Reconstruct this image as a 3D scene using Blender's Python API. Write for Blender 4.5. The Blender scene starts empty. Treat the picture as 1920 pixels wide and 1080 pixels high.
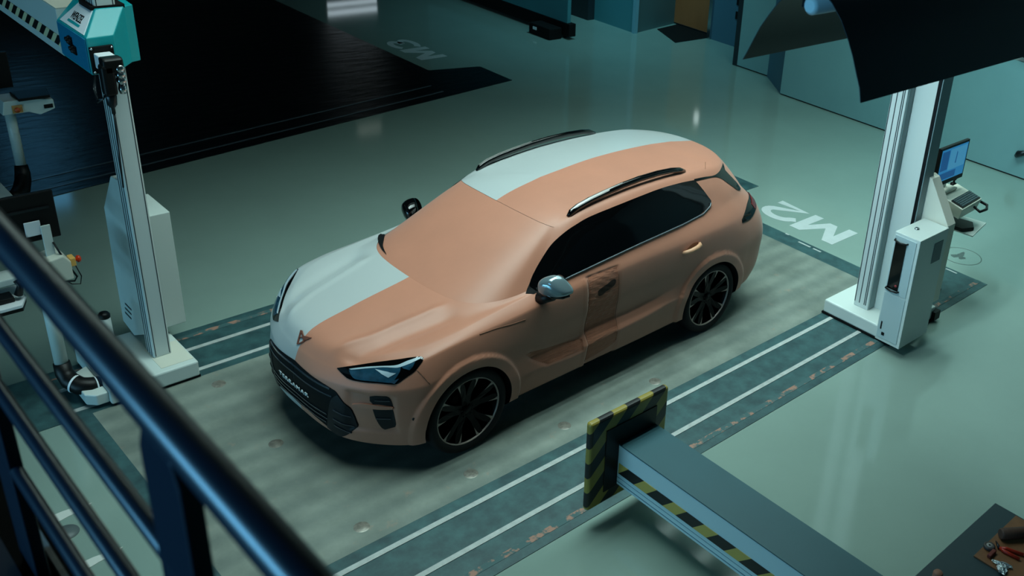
import bpy, bmesh, math, random
import numpy as np
from mathutils import Vector, Matrix
from mathutils.bvhtree import BVHTree
from mathutils.geometry import delaunay_2d_cdt

scene = bpy.context.scene
COL = scene.collection
random.seed(7)
rng = np.random.default_rng(7)

# ------------------------------------------------------------------ camera
cam_d = bpy.data.cameras.new('camera')
cam = bpy.data.objects.new('camera', cam_d)
COL.objects.link(cam)
az, pitch, roll = 0.709397, 0.445230, 0.103668
_f = Vector((math.cos(az)*math.cos(pitch), math.sin(az)*math.cos(pitch), -math.sin(pitch)))
_r = Vector((math.sin(az), -math.cos(az), 0))
_u = _r.cross(_f)
_r2 = math.cos(roll)*_r + math.sin(roll)*_u
_u2 = -math.sin(roll)*_r + math.cos(roll)*_u
M = Matrix((_r2, _u2, -_f)).transposed().to_4x4()
M.translation = Vector((-3.48275, -5.98490, 4.76601))
cam.matrix_world = M
cam_d.sensor_width = 36.0
cam_d.lens = 1865.41/1920*36
cam_d.shift_x = (960-1322.477)/1920
cam_d.shift_y = (451.184-540)/1920
cam_d.clip_start = 0.05
cam_d.dof.use_dof = True
cam_d.dof.focus_distance = 8.0
cam_d.dof.aperture_fstop = 4.0
scene.camera = cam

# ------------------------------------------------------------------ world, lights, exposure
world = bpy.data.worlds.new('world'); scene.world = world
world.use_nodes = True
world.node_tree.nodes['Background'].inputs['Color'].default_value = (0.07, 0.30, 0.42, 1)
world.node_tree.nodes['Background'].inputs['Strength'].default_value = 0.06
scene.view_settings.view_transform = 'Standard'
scene.view_settings.look = 'None'
scene.view_settings.gamma = 1.0
scene.view_settings.use_curve_mapping = False
scene.view_settings.exposure = 0.0

def area(name, loc, target, sx, sy, power, color, spread=180):
    d = bpy.data.lights.new(name, 'AREA'); d.shape = 'RECTANGLE'
    d.size = sx; d.size_y = sy; d.energy = power; d.color = color; d.spread = math.radians(spread)
    o = bpy.data.objects.new(name, d); COL.objects.link(o); o.location = loc
    o.rotation_euler = (Vector(target)-Vector(loc)).to_track_quat('-Z', 'Y').to_euler()
    return o
# rows of ceiling tubes over the modelling plate, daylight from the open side of the hall, unseen added fills
for _y in (-1.4, -0.85, -0.3, 0.25, 0.8):
    area('ceiling_tube_light', (2.2, _y, 6.4), (2.2, _y, 0), 8.0, 0.14, 42, (0.73, 1.0, 0.97), 88)
area('side_window_light', (-8.6, 0.2, 0.9), (0, 0.0, 0.9), 6.0, 0.9, 110, (0.28, 0.72, 1.0), 130)
area('column_fill_light', (-2.6, -1.6, 6.6), (4.6, -2.0, 1.6), 0.5, 0.5, 15, (0.75, 1.0, 1.0), 36)  # unseen fill added to brighten the column on the near rail bed
area('upper_window_light', (-8.8, -3.0, 5.6), (-3.0, -4.0, 3.9), 3.0, 1.6, 60, (0.18, 0.60, 1.0), 60)
area('far_wall_fill_light', (6.9, -1.5, 5.6), (9.2, 0.0, 0.4), 4.5, 0.6, 105, (0.55, 1.0, 1.0), 120)  # unseen fill that brightens the back wall

area('entry_fill_light', (8.2, 6.6, 6.0), (10.2, 8.2, 0.6), 1.2, 0.5, 58, (0.30, 0.85, 1.0), 100)  # unseen fill added to brighten the walls round the entry

# ------------------------------------------------------------------ materials
def rgb(r, g, b):
    return tuple(((c/255)/12.92 if c/255 <= .04045 else ((c/255+.055)/1.055)**2.4) for c in (r, g, b)) + (1.0,)

def mat(name, color, rough=0.5, metal=0.0, var=0.0, scale=6.0, bump=0.0, bscale=40.0, coat=0.0, spec=0.5, emit=None, estr=0.0, stretch=None, var2=None):
    """procedural principled material: optional noise mottling between color and a darker or second tone, optional noise bump"""
    m = bpy.data.materials.new(name); m.use_nodes = True
    nt = m.node_tree; p = nt.nodes['Principled BSDF']
    p.inputs['Base Color'].default_value = color
    p.inputs['Roughness'].default_value = rough
    p.inputs['Metallic'].default_value = metal
    p.inputs['Coat Weight'].default_value = coat
    p.inputs['Specular IOR Level'].default_value = spec
    if emit is not None:
        p.inputs['Emission Color'].default_value = emit
        p.inputs['Emission Strength'].default_value = estr
    if var or bump:
        tc = nt.nodes.new('ShaderNodeTexCoord')
        mp = nt.nodes.new('ShaderNodeMapping')
        nt.links.new(tc.outputs['Object'], mp.inputs['Vector'])
        if stretch: mp.inputs['Scale'].default_value = stretch
    if var:
        n = nt.nodes.new('ShaderNodeTexNoise'); n.inputs['Scale'].default_value = scale
        n.inputs['Detail'].default_value = 6; n.inputs['Roughness'].default_value = 0.6
        nt.links.new(mp.outputs['Vector'], n.inputs['Vector'])
        r = nt.nodes.new('ShaderNodeValToRGB')
        r.color_ramp.elements[0].position = 0.32; r.color_ramp.elements[1].position = 0.68
        c2 = var2 if var2 else tuple(c*(1-var) for c in color[:3])+(1,)
        r.color_ramp.elements[0].color = c2; r.color_ramp.elements[1].color = color
        nt.links.new(n.outputs['Fac'], r.inputs['Fac'])
        nt.links.new(r.outputs['Color'], p.inputs['Base Color'])
    if bump:
        n2 = nt.nodes.new('ShaderNodeTexNoise'); n2.inputs['Scale'].default_value = bscale
        n2.inputs['Detail'].default_value = 5
        nt.links.new(mp.outputs['Vector'], n2.inputs['Vector'])
        b = nt.nodes.new('ShaderNodeBump'); b.inputs['Strength'].default_value = bump; b.inputs['Distance'].default_value = 0.01
        nt.links.new(n2.outputs['Fac'], b.inputs['Height'])
        nt.links.new(b.outputs['Normal'], p.inputs['Normal'])
    return m

CLAY = mat('clay', rgb(172, 111, 87), 0.50, var=0.08, scale=3.0, bump=0.04, bscale=25, spec=0.5)

CLAYR = mat('rough_clay', rgb(167, 104, 79), 0.70, var=0.16, scale=9.0, bump=0.6, bscale=26, spec=0.2, stretch=(.5, 1, 3))
for _m in (CLAY, CLAYR):
    _p = _m.node_tree.nodes['Principled BSDF']; _p.inputs['Sheen Weight'].default_value = 0.2; _p.inputs['Sheen Roughness'].default_value = 0.5
PAINT = mat('silver_paint', rgb(162, 168, 168), 0.28, spec=0.5, coat=0.3)
BLACKGL = mat('black_glass', rgb(4, 5, 6), 0.06, spec=0.5)
BLACKPL = mat('black_plastic', rgb(7, 8, 9), 0.45, spec=.28)
BLACKMT = mat('matt_black', rgb(6, 7, 8), 0.8, spec=0.2)
RUBBER = mat('rubber', rgb(20, 21, 22), 0.75, spec=0.25)
CHROME = mat('brushed_steel', rgb(190, 195, 198), 0.22, metal=1.0)
SILVERGL = mat('mirror_cap_paint', rgb(120, 140, 146), 0.16, metal=0.5, coat=0.5)
RIMB = mat('gloss_black_rim', rgb(4, 4, 5), 0.4, spec=0.12)
RIMM = mat('machined_rim', rgb(158, 144, 136), 0.42, metal=0.4)
COPPER = mat('copper_emblem', rgb(150, 95, 80), 0.3, metal=0.6)
LETTER = mat('white_lettering', rgb(220, 226, 230), 0.4)
GREYGL = mat('blue_grey_plastic', rgb(40, 62, 78), 0.22, coat=0.4)
REDGL = mat('red_lens', rgb(110, 14, 12), 0.1, coat=0.6)
LAMPGL = mat('lamp_blue_glass', rgb(32, 70, 90), 0.10, coat=0.6, var=0.5, scale=14)
LAMPW = mat('lamp_white_strip', rgb(156, 172, 180), 0.3)

# ------------------------------------------------------------------ helpers
class MB:
    """collects shapes, build() links them as ONE mesh object"""
    def __init__(s): s.v = []; s.f = []; s.sm = []
    def add(s, vs, fs, smooth=False):
        o = len(s.v); s.v += [tuple(v) for v in vs]; s.f += [tuple(i+o for i in f) for f in fs]; s.sm += [smooth]*len(fs); return s
    def box(s, x0, x1, y0, y1, z0, z1):
        x0, x1 = sorted((x0, x1)); y0, y1 = sorted((y0, y1)); z0, z1 = sorted((z0, z1))
        v = [(x, y, z) for z in (z0, z1) for y in (y0, y1) for x in (x0, x1)]
        return s.add(v, [(0, 2, 3, 1), (4, 5, 7, 6), (0, 1, 5, 4), (2, 6, 7, 3), (0, 4, 6, 2), (1, 3, 7, 5)])
    def prism(s, poly, axis, a, b):
        """2D polygon extruded along an axis; poly in the two other axes, in order"""
        def P(p, t):
            q = list(p); q.insert(axis, t); return tuple(q)
        n = len(poly)
        ar = sum(poly[i][0]*poly[(i+1) % n][1]-poly[(i+1) % n][0]*poly[i][1] for i in range(n))
        poly = list(poly)
        if (ar < 0) != (axis == 1): poly = poly[::-1]
        a, b = min(a, b), max(a, b)
        v = [P(p, a) for p in poly]+[P(p, b) for p in poly]
        f = [tuple(range(n))[::-1], tuple(range(n, 2*n))]+[(i, (i+1) % n, n+(i+1) % n, n+i) for i in range(n)]
        return s.add(v, f)
    def tube(s, path, r, n=12, caps=True):
        path = [Vector(p) for p in path]; rr = r if isinstance(r, (list, tuple)) else [r]*len(path)
        vs = []; fs = []; up = None
        for i, p in enumerate(path):
            t = (path[min(i+1, len(path)-1)]-path[max(i-1, 0)]).normalized()
            if up is None:
                up = t.cross(Vector((0, 0, 1)) if abs(t.z) < .9 else Vector((1, 0, 0))).normalized()
            up = (up-t*up.dot(t)).normalized(); w = t.cross(up)
            for k in range(n):
                a = 2*math.pi*k/n; vs.append(p+rr[i]*(math.cos(a)*up+math.sin(a)*w))
        for i in range(len(path)-1):
            for k in range(n):
                fs.append((i*n+k, i*n+(k+1) % n, (i+1)*n+(k+1) % n, (i+1)*n+k))
        o = len(s.v); s.add(vs, fs, True)
        if caps:
            s.f += [tuple(o+k for k in range(n))[::-1], tuple(o+(len(path)-1)*n+k for k in range(n))]; s.sm += [False, False]
        return s
    def lathe(s, prof, origin, axis=(0, 0, 1), n=48):
        """profile (radius, along) turned about an axis"""
        ax = Vector(axis).normalized(); u = ax.cross(Vector((0, 0, 1)) if abs(ax.z) < .9 else Vector((1, 0, 0))).normalized(); w = ax.cross(u)
        o = Vector(origin); vs = []; fs = []
        for r, t in prof:
            for k in range(n):
                a = 2*math.pi*k/n; vs.append(o+ax*t+r*(math.cos(a)*u+math.sin(a)*w))
        for i in range(len(prof)-1):
            for k in range(n): fs.append((i*n+k, i*n+(k+1) % n, (i+1)*n+(k+1) % n, (i+1)*n+k))
        return s.add(vs, fs, True)
    def build(s, name, m, parent=None, bevel=0.0, local=False, segs=2, sharp=None):
        me = bpy.data.meshes.new(name)
        sh = Vector((0, 0, 0)) if (parent is None or local) else parent_world(parent)
        me.from_pydata([tuple(Vector(v)-sh) for v in s.v], [], s.f)
        me.update()
        me.polygons.foreach_set('use_smooth', s.sm)
        if isinstance(m, (list, tuple)):
            for q in m: me.materials.append(q)
        else: me.materials.append(m)
        o = bpy.data.objects.new(name, me); COL.objects.link(o)
        if parent is not None: o.parent = parent
        bm = bmesh.new(); bm.from_mesh(me); bmesh.ops.recalc_face_normals(bm, faces=bm.faces); bm.to_mesh(me); bm.free()
        if bevel:
            b = o.modifiers.new('bevel', 'BEVEL'); b.width = bevel; b.segments = segs; b.limit_method = 'ANGLE'; b.angle_limit = math.radians(40)
        return o

def parent_world(p):
    v = Vector((0, 0, 0))
    while p is not None: v = v+p.location; p = p.parent
    return v

def tag(o, label=None, cat=None, group=None, kind=None):
    if label: o['label'] = label
    if cat: o['category'] = cat
    if group: o['group'] = group
    if kind: o['kind'] = kind
    return o

def thing(name, label, cat, loc=(0, 0, 0), rz=0.0, group=None):
    o = bpy.data.objects.new(name, None); COL.objects.link(o); o.location = loc; o.rotation_euler = (0, 0, rz)
    o.empty_display_size = 0.1
    return tag(o, label, cat, group)

def text_mesh(name, s, m, parent, w, h, depth, bold=0.0, space=1.0):
    """lettering as a solid mesh, w wide and h tall, lower left at the origin, facing +Z"""
    c = bpy.data.curves.new(name, 'FONT'); c.body = s; c.extrude = 0.5; c.offset = bold; c.resolution_u = 4; c.space_character = space
    t = bpy.data.objects.new('t', c); COL.objects.link(t)
    dg = bpy.context.evaluated_depsgraph_get(); me = bpy.data.meshes.new_from_object(t.evaluated_get(dg))
    bpy.data.objects.remove(t); me.name = name
    co = np.empty(len(me.vertices)*3); me.vertices.foreach_get('co', co); co = co.reshape(-1, 3)
    lo = co.min(0); hi = co.max(0)
    co = (co-lo)/(hi-lo+1e-9)*np.array([w, h, depth]); me.vertices.foreach_set('co', co.ravel()); me.update()
    me.materials.clear(); me.materials.append(m)
    o = bpy.data.objects.new(name, me); COL.objects.link(o); o.parent = parent
    return o
# ------------------------------------------------------------------ the car body: hoops from the underside up to the roof, all with the same stations nose -> tail
H = []
H.append([(x, 0, .20) for x in (-.70, -.69, -.65, -.52, -.38, -.15, .15, .42, .62, 1.0, 1.4, 1.8, 2.2, 2.55, 2.85, 3.08, 3.3, 3.4, 3.44, 3.46)])
H.append([(-.74, 0, .215), (-.73, .27, .215), (-.68, .48, .21), (-.53, .67, .20), (-.38, .80, .20), (-.15, .82, .20), (.15, .82, .20), (.42, .82, .21), (.62, .82, .21), (1.0, .82, .21),
          (1.4, .82, .21), (1.8, .82, .21), (2.2, .82, .21), (2.55, .82, .21), (2.85, .82, .22), (3.07, .82, .25), (3.33, .77, .28), (3.46, .62, .29), (3.52, .38, .29), (3.54, 0, .29)])
H.append([(-.805, 0, .262), (-.795, .28, .26), (-.745, .49, .25), (-.575, .695, .225), (-.40, .85, .235), (-.15, .885, .25), (.15, .885, .26), (.42, .885, .265), (.62, .885, .265), (1.0, .885, .262),
          (1.4, .885, .262), (1.8, .885, .26), (2.2, .885, .262), (2.55, .885, .26), (2.85, .885, .26), (3.08, .885, .30), (3.35, .825, .325), (3.50, .66, .335), (3.555, .40, .335), (3.575, 0, .335)])
H.append([(-.835, 0, .42), (-.822, .27, .42), (-.755, .525, .42), (-.60, .735, .42), (-.41, .888, .42), (-.15, .912, .44), (.15, .912, .44), (.42, .910, .45), (.62, .915, .455), (1.0, .925, .46),
          (1.4, .928, .475), (1.8, .926, .49), (2.2, .916, .51), (2.55, .915, .47), (2.85, .915, .45), (3.12, .91, .45), (3.40, .85, .45), (3.555, .68, .45), (3.62, .40, .45), (3.64, 0, .45)])
H.append([(-.845, 0, .58), (-.83, .27, .58), (-.755, .51, .585), (-.60, .745, .59), (-.39, .897, .60), (-.14, .912, .62), (.15, .912, .62), (.42, .905, .60), (.62, .897, .60), (1.0, .878, .59),
          (1.4, .872, .595), (1.8, .876, .60), (2.2, .897, .62), (2.55, .915, .62), (2.85, .918, .62), (3.15, .912, .62), (3.43, .855, .62), (3.58, .69, .62), (3.645, .40, .62), (3.665, 0, .62)])
H.append([(-.828, 0, .685), (-.812, .27, .69), (-.735, .515, .70), (-.585, .755, .715), (-.37, .905, .735), (-.13, .918, .78), (.15, .918, .80), (.42, .912, .79), (.62, .908, .79), (1.0, .905, .80),
          (1.4, .905, .80), (1.8, .906, .81), (2.2, .912, .82), (2.55, .920, .83), (2.85, .924, .83), (3.17, .915, .82), (3.44, .855, .82), (3.575, .70, .82), (3.635, .40, .83), (3.65, 0, .83)])
H.append([(-.792, 0, .775), (-.768, .26, .775), (-.69, .50, .79), (-.545, .715, .825), (-.345, .845, .905), (-.12, .875, .945), (.15, .882, .965), (.42, .887, .98), (.62, .890, .995), (1.0, .892, 1.01),
          (1.4, .893, 1.02), (1.8, .894, 1.03), (2.2, .900, 1.035), (2.55, .906, 1.045), (2.85, .900, 1.05), (3.12, .870, 1.05), (3.37, .80, 1.045), (3.505, .66, 1.035), (3.565, .38, 1.035), (3.585, 0, 1.035)])
H.append([(-.70, 0, .885), (-.68, .25, .883), (-.60, .46, .885), (-.44, .655, .915), (-.26, .765, .955), (-.05, .80, .985), (.20, .805, 1.015), (.44, .805, 1.04), (.62, .81, 1.06), (.98, .84, 1.085),
          (1.4, .845, 1.11), (1.8, .845, 1.13), (2.2, .838, 1.15), (2.55, .825, 1.18), (2.83, .80, 1.205), (3.04, .775, 1.215), (3.23, .72, 1.21), (3.37, .575, 1.20), (3.435, .32, 1.20), (3.45, 0, 1.20)])
H.append([(-.36, 0, .968), (-.35, .2, .966), (-.30, .38, .962), (-.19, .53, .968), (-.05, .635, .985), (.09, .695, 1.005), (.25, .735, 1.025), (.43, .765, 1.045), (.63, .79, 1.068), (1.02, .805, 1.165),
          (1.42, .812, 1.19), (1.81, .812, 1.205), (2.2, .805, 1.22), (2.54, .785, 1.245), (2.80, .765, 1.27), (2.99, .74, 1.29), (3.16, .69, 1.30), (3.31, .53, 1.30), (3.38, .30, 1.30), (3.40, 0, 1.30)])
H.append([(.124, 0, 1.048), (.127, .15, 1.047), (.135, .30, 1.047), (.155, .44, 1.047), (.19, .545, 1.048), (.245, .625, 1.05), (.325, .69, 1.053), (.43, .735, 1.06), (.64, .768, 1.078), (1.08, .735, 1.29),
          (1.43, .745, 1.35), (1.81, .745, 1.37), (2.2, .738, 1.375), (2.53, .72, 1.38), (2.78, .70, 1.385), (2.96, .675, 1.39), (3.11, .61, 1.395), (3.26, .455, 1.40), (3.33, .25, 1.405), (3.35, 0, 1.405)])
H.append([(.945, 0, 1.468), (.947, .12, 1.467), (.952, .22, 1.464), (.960, .32, 1.459), (.970, .40, 1.454), (.983, .47, 1.447), (.998, .52, 1.441), (1.015, .555, 1.434), (1.045, .588, 1.425), (1.22, .615, 1.468),
          (1.46, .625, 1.50), (1.81, .63, 1.522), (2.2, .625, 1.527), (2.54, .615, 1.513), (2.79, .605, 1.497), (2.97, .59, 1.48), (3.11, .52, 1.472), (3.215, .385, 1.474), (3.275, .20, 1.479), (3.29, 0, 1.481)])
def zroof(x, w, wc):
    xs = [.94, 1.1, 1.4, 1.9, 2.3, 2.7, 3.0, 3.29]; zs = [1.468, 1.512, 1.562, 1.598, 1.596, 1.572, 1.537, 1.481]
    return float(np.interp(x, xs, zs))-0.078*(w/.63)**2.6
_x11 = [1.10, 1.102, 1.107, 1.115, 1.125, 1.137, 1.15, 1.17, 1.205, 1.36, 1.56, 1.86, 2.2, 2.5, 2.72, 2.88, 3.0, 3.09, 3.14, 3.155]
_w11 = [0, .10, .185, .265, .33, .385, .43, .46, .49, .50, .505, .505, .505, .50, .49, .475, .42, .30, .155, 0]
H.append([(x, w, zroof(x, w, 0)) for x, w in zip(_x11, _w11)])
_x12 = [1.30, 1.31, 1.325, 1.345, 1.37, 1.40, 1.43, 1.465, 1.51, 1.63, 1.78, 1.98, 2.2, 2.43, 2.60, 2.73, 2.83, 2.91, 2.96, 2.98]
H.append([(x, 0, zroof(x, 0, 0)) for x in _x12])
H = np.array(H, float)                                   # 13 hoops x 20 stations
NH, NS = H.shape[:2]
CR = np.zeros((NH, NS))                                  # crease across a hoop (in the column direction)
CR[2, :] = .75; CR[3, 2:5] = .15; CR[3, 8:13] = .85; CR[4, 9:12] = .45
CR[5, 0:5] = .55; CR[6, 0:5] = .45; CR[6, 5:9] = .45; CR[6, 9:15] = .2; CR[7, 2:9] = .4; CR[9, 0:9] = .85; CR[10, 0:9] = .35; CR[10, 16:] = .8; CR[7, 16:] = .5
CC = np.zeros((NH, NS)); CC[9:11, 8] = .6; CC[8, 8] = .3  # crease along a hoop at a station (windscreen pillar)

def spline(P, sub, cr, mirror0, mirror1):
    """non-uniform Catmull-Rom through P (n, B, 3), creases 0..1 (n, B); mirror ends reflect across the centre plane"""
    n = len(P); out = []; flip = np.array([1, -1, 1.])
    g0 = P[1]*flip if mirror0 else 2*P[0]-P[1]; g1 = P[-2]*flip if mirror1 else 2*P[-1]-P[-2]
    Q = np.concatenate([g0[None], P, g1[None]])
    d = np.sqrt(np.linalg.norm(np.diff(Q, axis=0), axis=2))[..., None]+1e-4
    s = np.diff(Q, axis=0)/d
    m = (s[:-1]*d[1:]+s[1:]*d[:-1])/(d[:-1]+d[1:])
    c = cr[..., None]; mi = m*(1-c)+s[:-1]*c; mo = m*(1-c)+s[1:]*c
    for i in range(n-1):
        for k in range(sub):
            t = k/sub; h = d[i+1]
            out.append((2*t**3-3*t**2+1)*P[i]+(t**3-2*t**2+t)*h*mo[i]+(-2*t**3+3*t**2)*P[i+1]+(t**3-t**2)*h*mi[i+1])
    out.append(P[-1]); return np.array(out)

SU, SV = 20, 12
rows = spline(np.transpose(H, (1, 0, 2)), SU, CC.T, True, True)      # (Nu, NH, 3)
NU = rows.shape[0]
cru = np.array([np.interp(np.arange(NU)/SU, np.arange(NS), CR[h]) for h in range(NH)])
G = spline(np.transpose(rows, (1, 0, 2)), SV, cru, False, True)      # (Nv, Nu, 3)
NV = G.shape[0]

def sst(a, b, x):
    t = np.clip((x-a)/(b-a), 0, 1); return t*t*(3-2*t)
AXLE_F, AXLE_R, AXZ, ARCH = 0.0, 2.681, 0.3485, 0.376
def shape_features(G):
    x, w, z = G[..., 0].copy(), G[..., 1].copy(), G[..., 2].copy()
    # raised flare round each wheel opening
    for ax in (AXLE_F, AXLE_R):
        r = np.hypot(x-ax, z-AXZ)
        f = (1-sst(.458, .470, r))*(w > .70)*sst(.18, .26, z)
        w = w+.020*f
    # two ridges and the valley between bonnet and wing
    up = sst(.80, .86, z)*(x < .5)*(1-sst(.02, .12, z-1.045))
    wl = np.interp(x, [-.72, -.45, .15], [.30, .40, .50])
    fade = sst(-.74, -.62, x)*(1-sst(-.02, .16, x))
    z = z+fade*up*(.017*np.exp(-((w-wl)/.032)**2)-.026*np.exp(-((w-wl-.13)/.065)**2))
    # pocket round the bumper vents, with a ledge above and a shelf below
    m = (x < -.44)*sst(.50, .57, w)*(1-sst(.785, .815, w))*sst(.345, .375, z)*(1-sst(.662-.0*w, .682, z))
    x = x+.013*m; w = w-.011*m
    return np.stack([x, w, z], -1)
G = shape_features(G)

def side_mesh(sign):
    """returns per-region vertex/face lists of one half of the body (sign -1 = the side towards the modelling tools)"""
    g = G.copy(); x, w, z = g[..., 0], g[..., 1], g[..., 2]
    kill = np.zeros(x.shape, bool)
    for ax in (AXLE_F, AXLE_R):
        r = np.hypot(x-ax, z-AXZ); kill |= (r < ARCH) & (w > .5) & (z < .80)
    if sign < 0: g = rough_patch(g)
    return g, kill

def rough_patch(g):
    x, w, z = g[..., 0].copy(), g[..., 1].copy(), g[..., 2].copy()
    side = (w > .80) & (z < 1.12) & (z > .25)
    m = side*sst(1.135, 1.15, x)*(1-sst(1.47, 1.49, x))*(1-sst(1.055, 1.075, z))
    n = (np.sin(x*61+z*37)*np.sin(z*83-x*11)+.7*np.sin(z*150+x*45)*np.sin(x*140))*.5
    w = w-m*(.010+.004*n*sst(.5, .6, z)+.002*n)
    # vertical bead along the front edge of the patch
    w = w+side*.007*np.exp(-((x-1.125)/.018)**2)*(z < 1.06)-side*.006*np.exp(-((x-1.165)/.01)**2)*(z < 1.06)
    # torn ledge in front of the patch
    lo = np.interp(x, [.50, .73, 1.12], [.60, .44, .43]); hi = np.interp(x, [.50, .73, 1.12], [.63, .56, .535])
    m2 = side*sst(.52, .6, x)*(1-sst(1.10, 1.13, x))*sst(0, .012, z-lo)*(1-sst(0, .05, z-hi))
    w = w-m2*(.016+.003*n)
    return np.stack([x, w, z], -1)

def snap(g, kill):
    g = g.copy(); x, w, z = g[..., 0], g[..., 1], g[..., 2]
    for ax in (AXLE_F, AXLE_R):
        r = np.hypot(x-ax, z-AXZ)
        k = kill & (np.abs(x-ax) < .6)
        s = np.where(k, ARCH/np.maximum(r, 1e-3), 1.0)
        lowx = ax+np.where(x < ax, -1, 1)*np.sqrt(np.maximum(ARCH**2-(z-AXZ)**2, 0))     # under the axle line slide sideways only
        nx = np.where(z < AXZ, lowx, ax+(x-ax)*s); nz = np.where(z < AXZ, z, AXZ+(z-AXZ)*s)
        g[..., 0] = np.where(k, nx, x); g[..., 2] = np.where(k, nz, z)
    return g

R_SILL, R_COWL, R_TOP = 2*SV, 9*SV, 10*SV
def make_half(sign):
    g, kill = side_mesh(sign)
    gs = snap(g, kill)
    V = gs.reshape(-1, 3)*np.array([1, sign, 1])
    VK = [tuple(r) for r in np.round(V, 5)]
    faces = {'under': [], 'body': [], 'screen': [], }
    for i in range(NV-1):
        for j in range(NU-1):
            k4 = int(kill[i, j])+int(kill[i+1, j])+int(kill[i, j+1])+int(kill[i+1, j+1])
            if k4 == 4: continue
            a, b, c, d = i*NU+j, i*NU+j+1, (i+1)*NU+j+1, (i+1)*NU+j
            key = 'under' if i < R_SILL else ('screen' if R_COWL <= i < R_TOP and j < 8*SU else 'body')
            f = (a, d, c, b) if sign < 0 else (a, b, c, d)
            if len({VK[q] for q in f}) < 4:
                u = []
                for q in f:
                    if not any(np.allclose(V[q], V[p], atol=1e-5) for p in u): u.append(q)
                if len(u) < 3: continue
                f = tuple(u)
            faces[key].append(f)
    return V, faces

def sub_mesh(V, F):
    used = sorted({i for f in F for i in f}); mp = {u: k for k, u in enumerate(used)}
    return [tuple(V[u]) for u in used], [tuple(mp[i] for i in f) for f in F]

CAR_YAW = math.radians(1.80004)
car = thing('car', 'full-size clay car model, half orange clay and half pale painted, standing on the plate', 'car', (-.02858, -.00045, 0), CAR_YAW)
VL, FL = make_half(-1); VR, FR = make_half(1)
bvhL = BVHTree.FromPolygons([tuple(v) for v in VL], FL['body']+FL['screen']+FL['under'])
# ------------------------------------------------------------------ setting: floor, walls, platform
FLOOR = mat('epoxy_floor', rgb(130, 151, 143), 0.09, var=0.08, scale=0.9, spec=0.75, bump=0.004, bscale=4)
PLATE = None
def plate_material():
    """cast plate: soft worn bands running along the car, scratches and grime"""
    m = bpy.data.materials.new('cast_plate'); m.use_nodes = True; nt = m.node_tree; p = nt.nodes['Principled BSDF']
    tc = nt.nodes.new('ShaderNodeTexCoord')
    mp = nt.nodes.new('ShaderNodeMapping'); mp.inputs['Scale'].default_value = (.35, 1, 1); nt.links.new(tc.outputs['Object'], mp.inputs['Vector'])
    wv = nt.nodes.new('ShaderNodeTexWave'); wv.wave_type = 'BANDS'; wv.bands_direction = 'Y'; wv.inputs['Scale'].default_value = 1.45
    wv.inputs['Distortion'].default_value = 1.6; wv.inputs['Detail'].default_value = 3; wv.inputs['Detail Scale'].default_value = 1.3
    nt.links.new(mp.outputs['Vector'], wv.inputs['Vector'])
    n = nt.nodes.new('ShaderNodeTexNoise'); n.inputs['Scale'].default_value = 2.2; n.inputs['Detail'].default_value = 8; n.inputs['Roughness'].default_value = .65
    nt.links.new(tc.outputs['Object'], n.inputs['Vector'])
    a = nt.nodes.new('ShaderNodeMix'); a.data_type = 'RGBA'; a.inputs['A'].default_value = rgb(116, 125, 118); a.inputs['B'].default_value = rgb(130, 138, 129)
    nt.links.new(wv.outputs['Fac'], a.inputs['Factor'])
    b = nt.nodes.new('ShaderNodeMix'); b.data_type = 'RGBA'; b.blend_type = 'MULTIPLY'; b.inputs['Factor'].default_value = .75
    r = nt.nodes.new('ShaderNodeValToRGB'); r.color_ramp.elements[0].position = .3; r.color_ramp.elements[1].position = .66
    r.color_ramp.elements[0].color = (.42, .46, .46, 1); r.color_ramp.elements[1].color = (1, 1, 1, 1)
    nt.links.new(n.outputs['Fac'], r.inputs['Fac']); nt.links.new(a.outputs['Result'], b.inputs['A']); nt.links.new(r.outputs['Color'], b.inputs['B'])
    n3 = nt.nodes.new('ShaderNodeTexNoise'); n3.inputs['Scale'].default_value = 5.5; n3.inputs['Detail'].default_value = 10; n3.inputs['Roughness'].default_value = .72
    nt.links.new(tc.outputs['Object'], n3.inputs['Vector'])
    r3 = nt.nodes.new('ShaderNodeValToRGB'); r3.color_ramp.elements[0].position = .60; r3.color_ramp.elements[1].position = .72
    r3.color_ramp.elements[0].color = (0, 0, 0, 1); r3.color_ramp.elements[1].color = (.7, .7, .7, 1); nt.links.new(n3.outputs['Fac'], r3.inputs['Fac'])
    cd = nt.nodes.new('ShaderNodeMix'); cd.data_type = 'RGBA'; cd.inputs['B'].default_value = rgb(150, 124, 108)      # clay dust trodden into the plate
    nt.links.new(r3.outputs['Color'], cd.inputs['Factor']); nt.links.new(b.outputs['Result'], cd.inputs['A'])
    nt.links.new(cd.outputs['Result'], p.inputs['Base Color'])
    p.inputs['Roughness'].default_value = .48; p.inputs['Specular IOR Level'].default_value = .4
    return m
PLATE = plate_material()
TEALBED = mat('rail_bed_paint', rgb(58, 92, 94), 0.42, var=0.35, scale=7, var2=rgb(38, 62, 66))
STRIP = mat('rail_steel', rgb(176, 182, 180), 0.4, var=0.25, scale=18)
RUST = mat('rusty_edge', rgb(150, 112, 96), 0.7, var=0.8, scale=11, var2=rgb(54, 86, 88))
for _e, _q in zip([n for n in RUST.node_tree.nodes if n.type == 'VALTORGB'][0].color_ramp.elements, (.50, .57)): _e.position = _q
WHITEMARK = mat('floor_paint', rgb(184, 190, 190), 0.5, var=0.08, scale=9)
WORNMARK = mat('worn_floor_paint', rgb(196, 200, 194), 0.6)
M3BED = mat('unlit_plate', rgb(7, 11, 14), 0.30, var=0.4, scale=3, bump=0.9, bscale=3.0, stretch=(.7, 2.6, 1), spec=0.4)  # near-black base colour stands in for the lane's missing light
M3LINE = mat('unlit_rail_steel', rgb(70, 80, 88), 0.3)  # rail steel darkened in colour for the unlit lane
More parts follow.
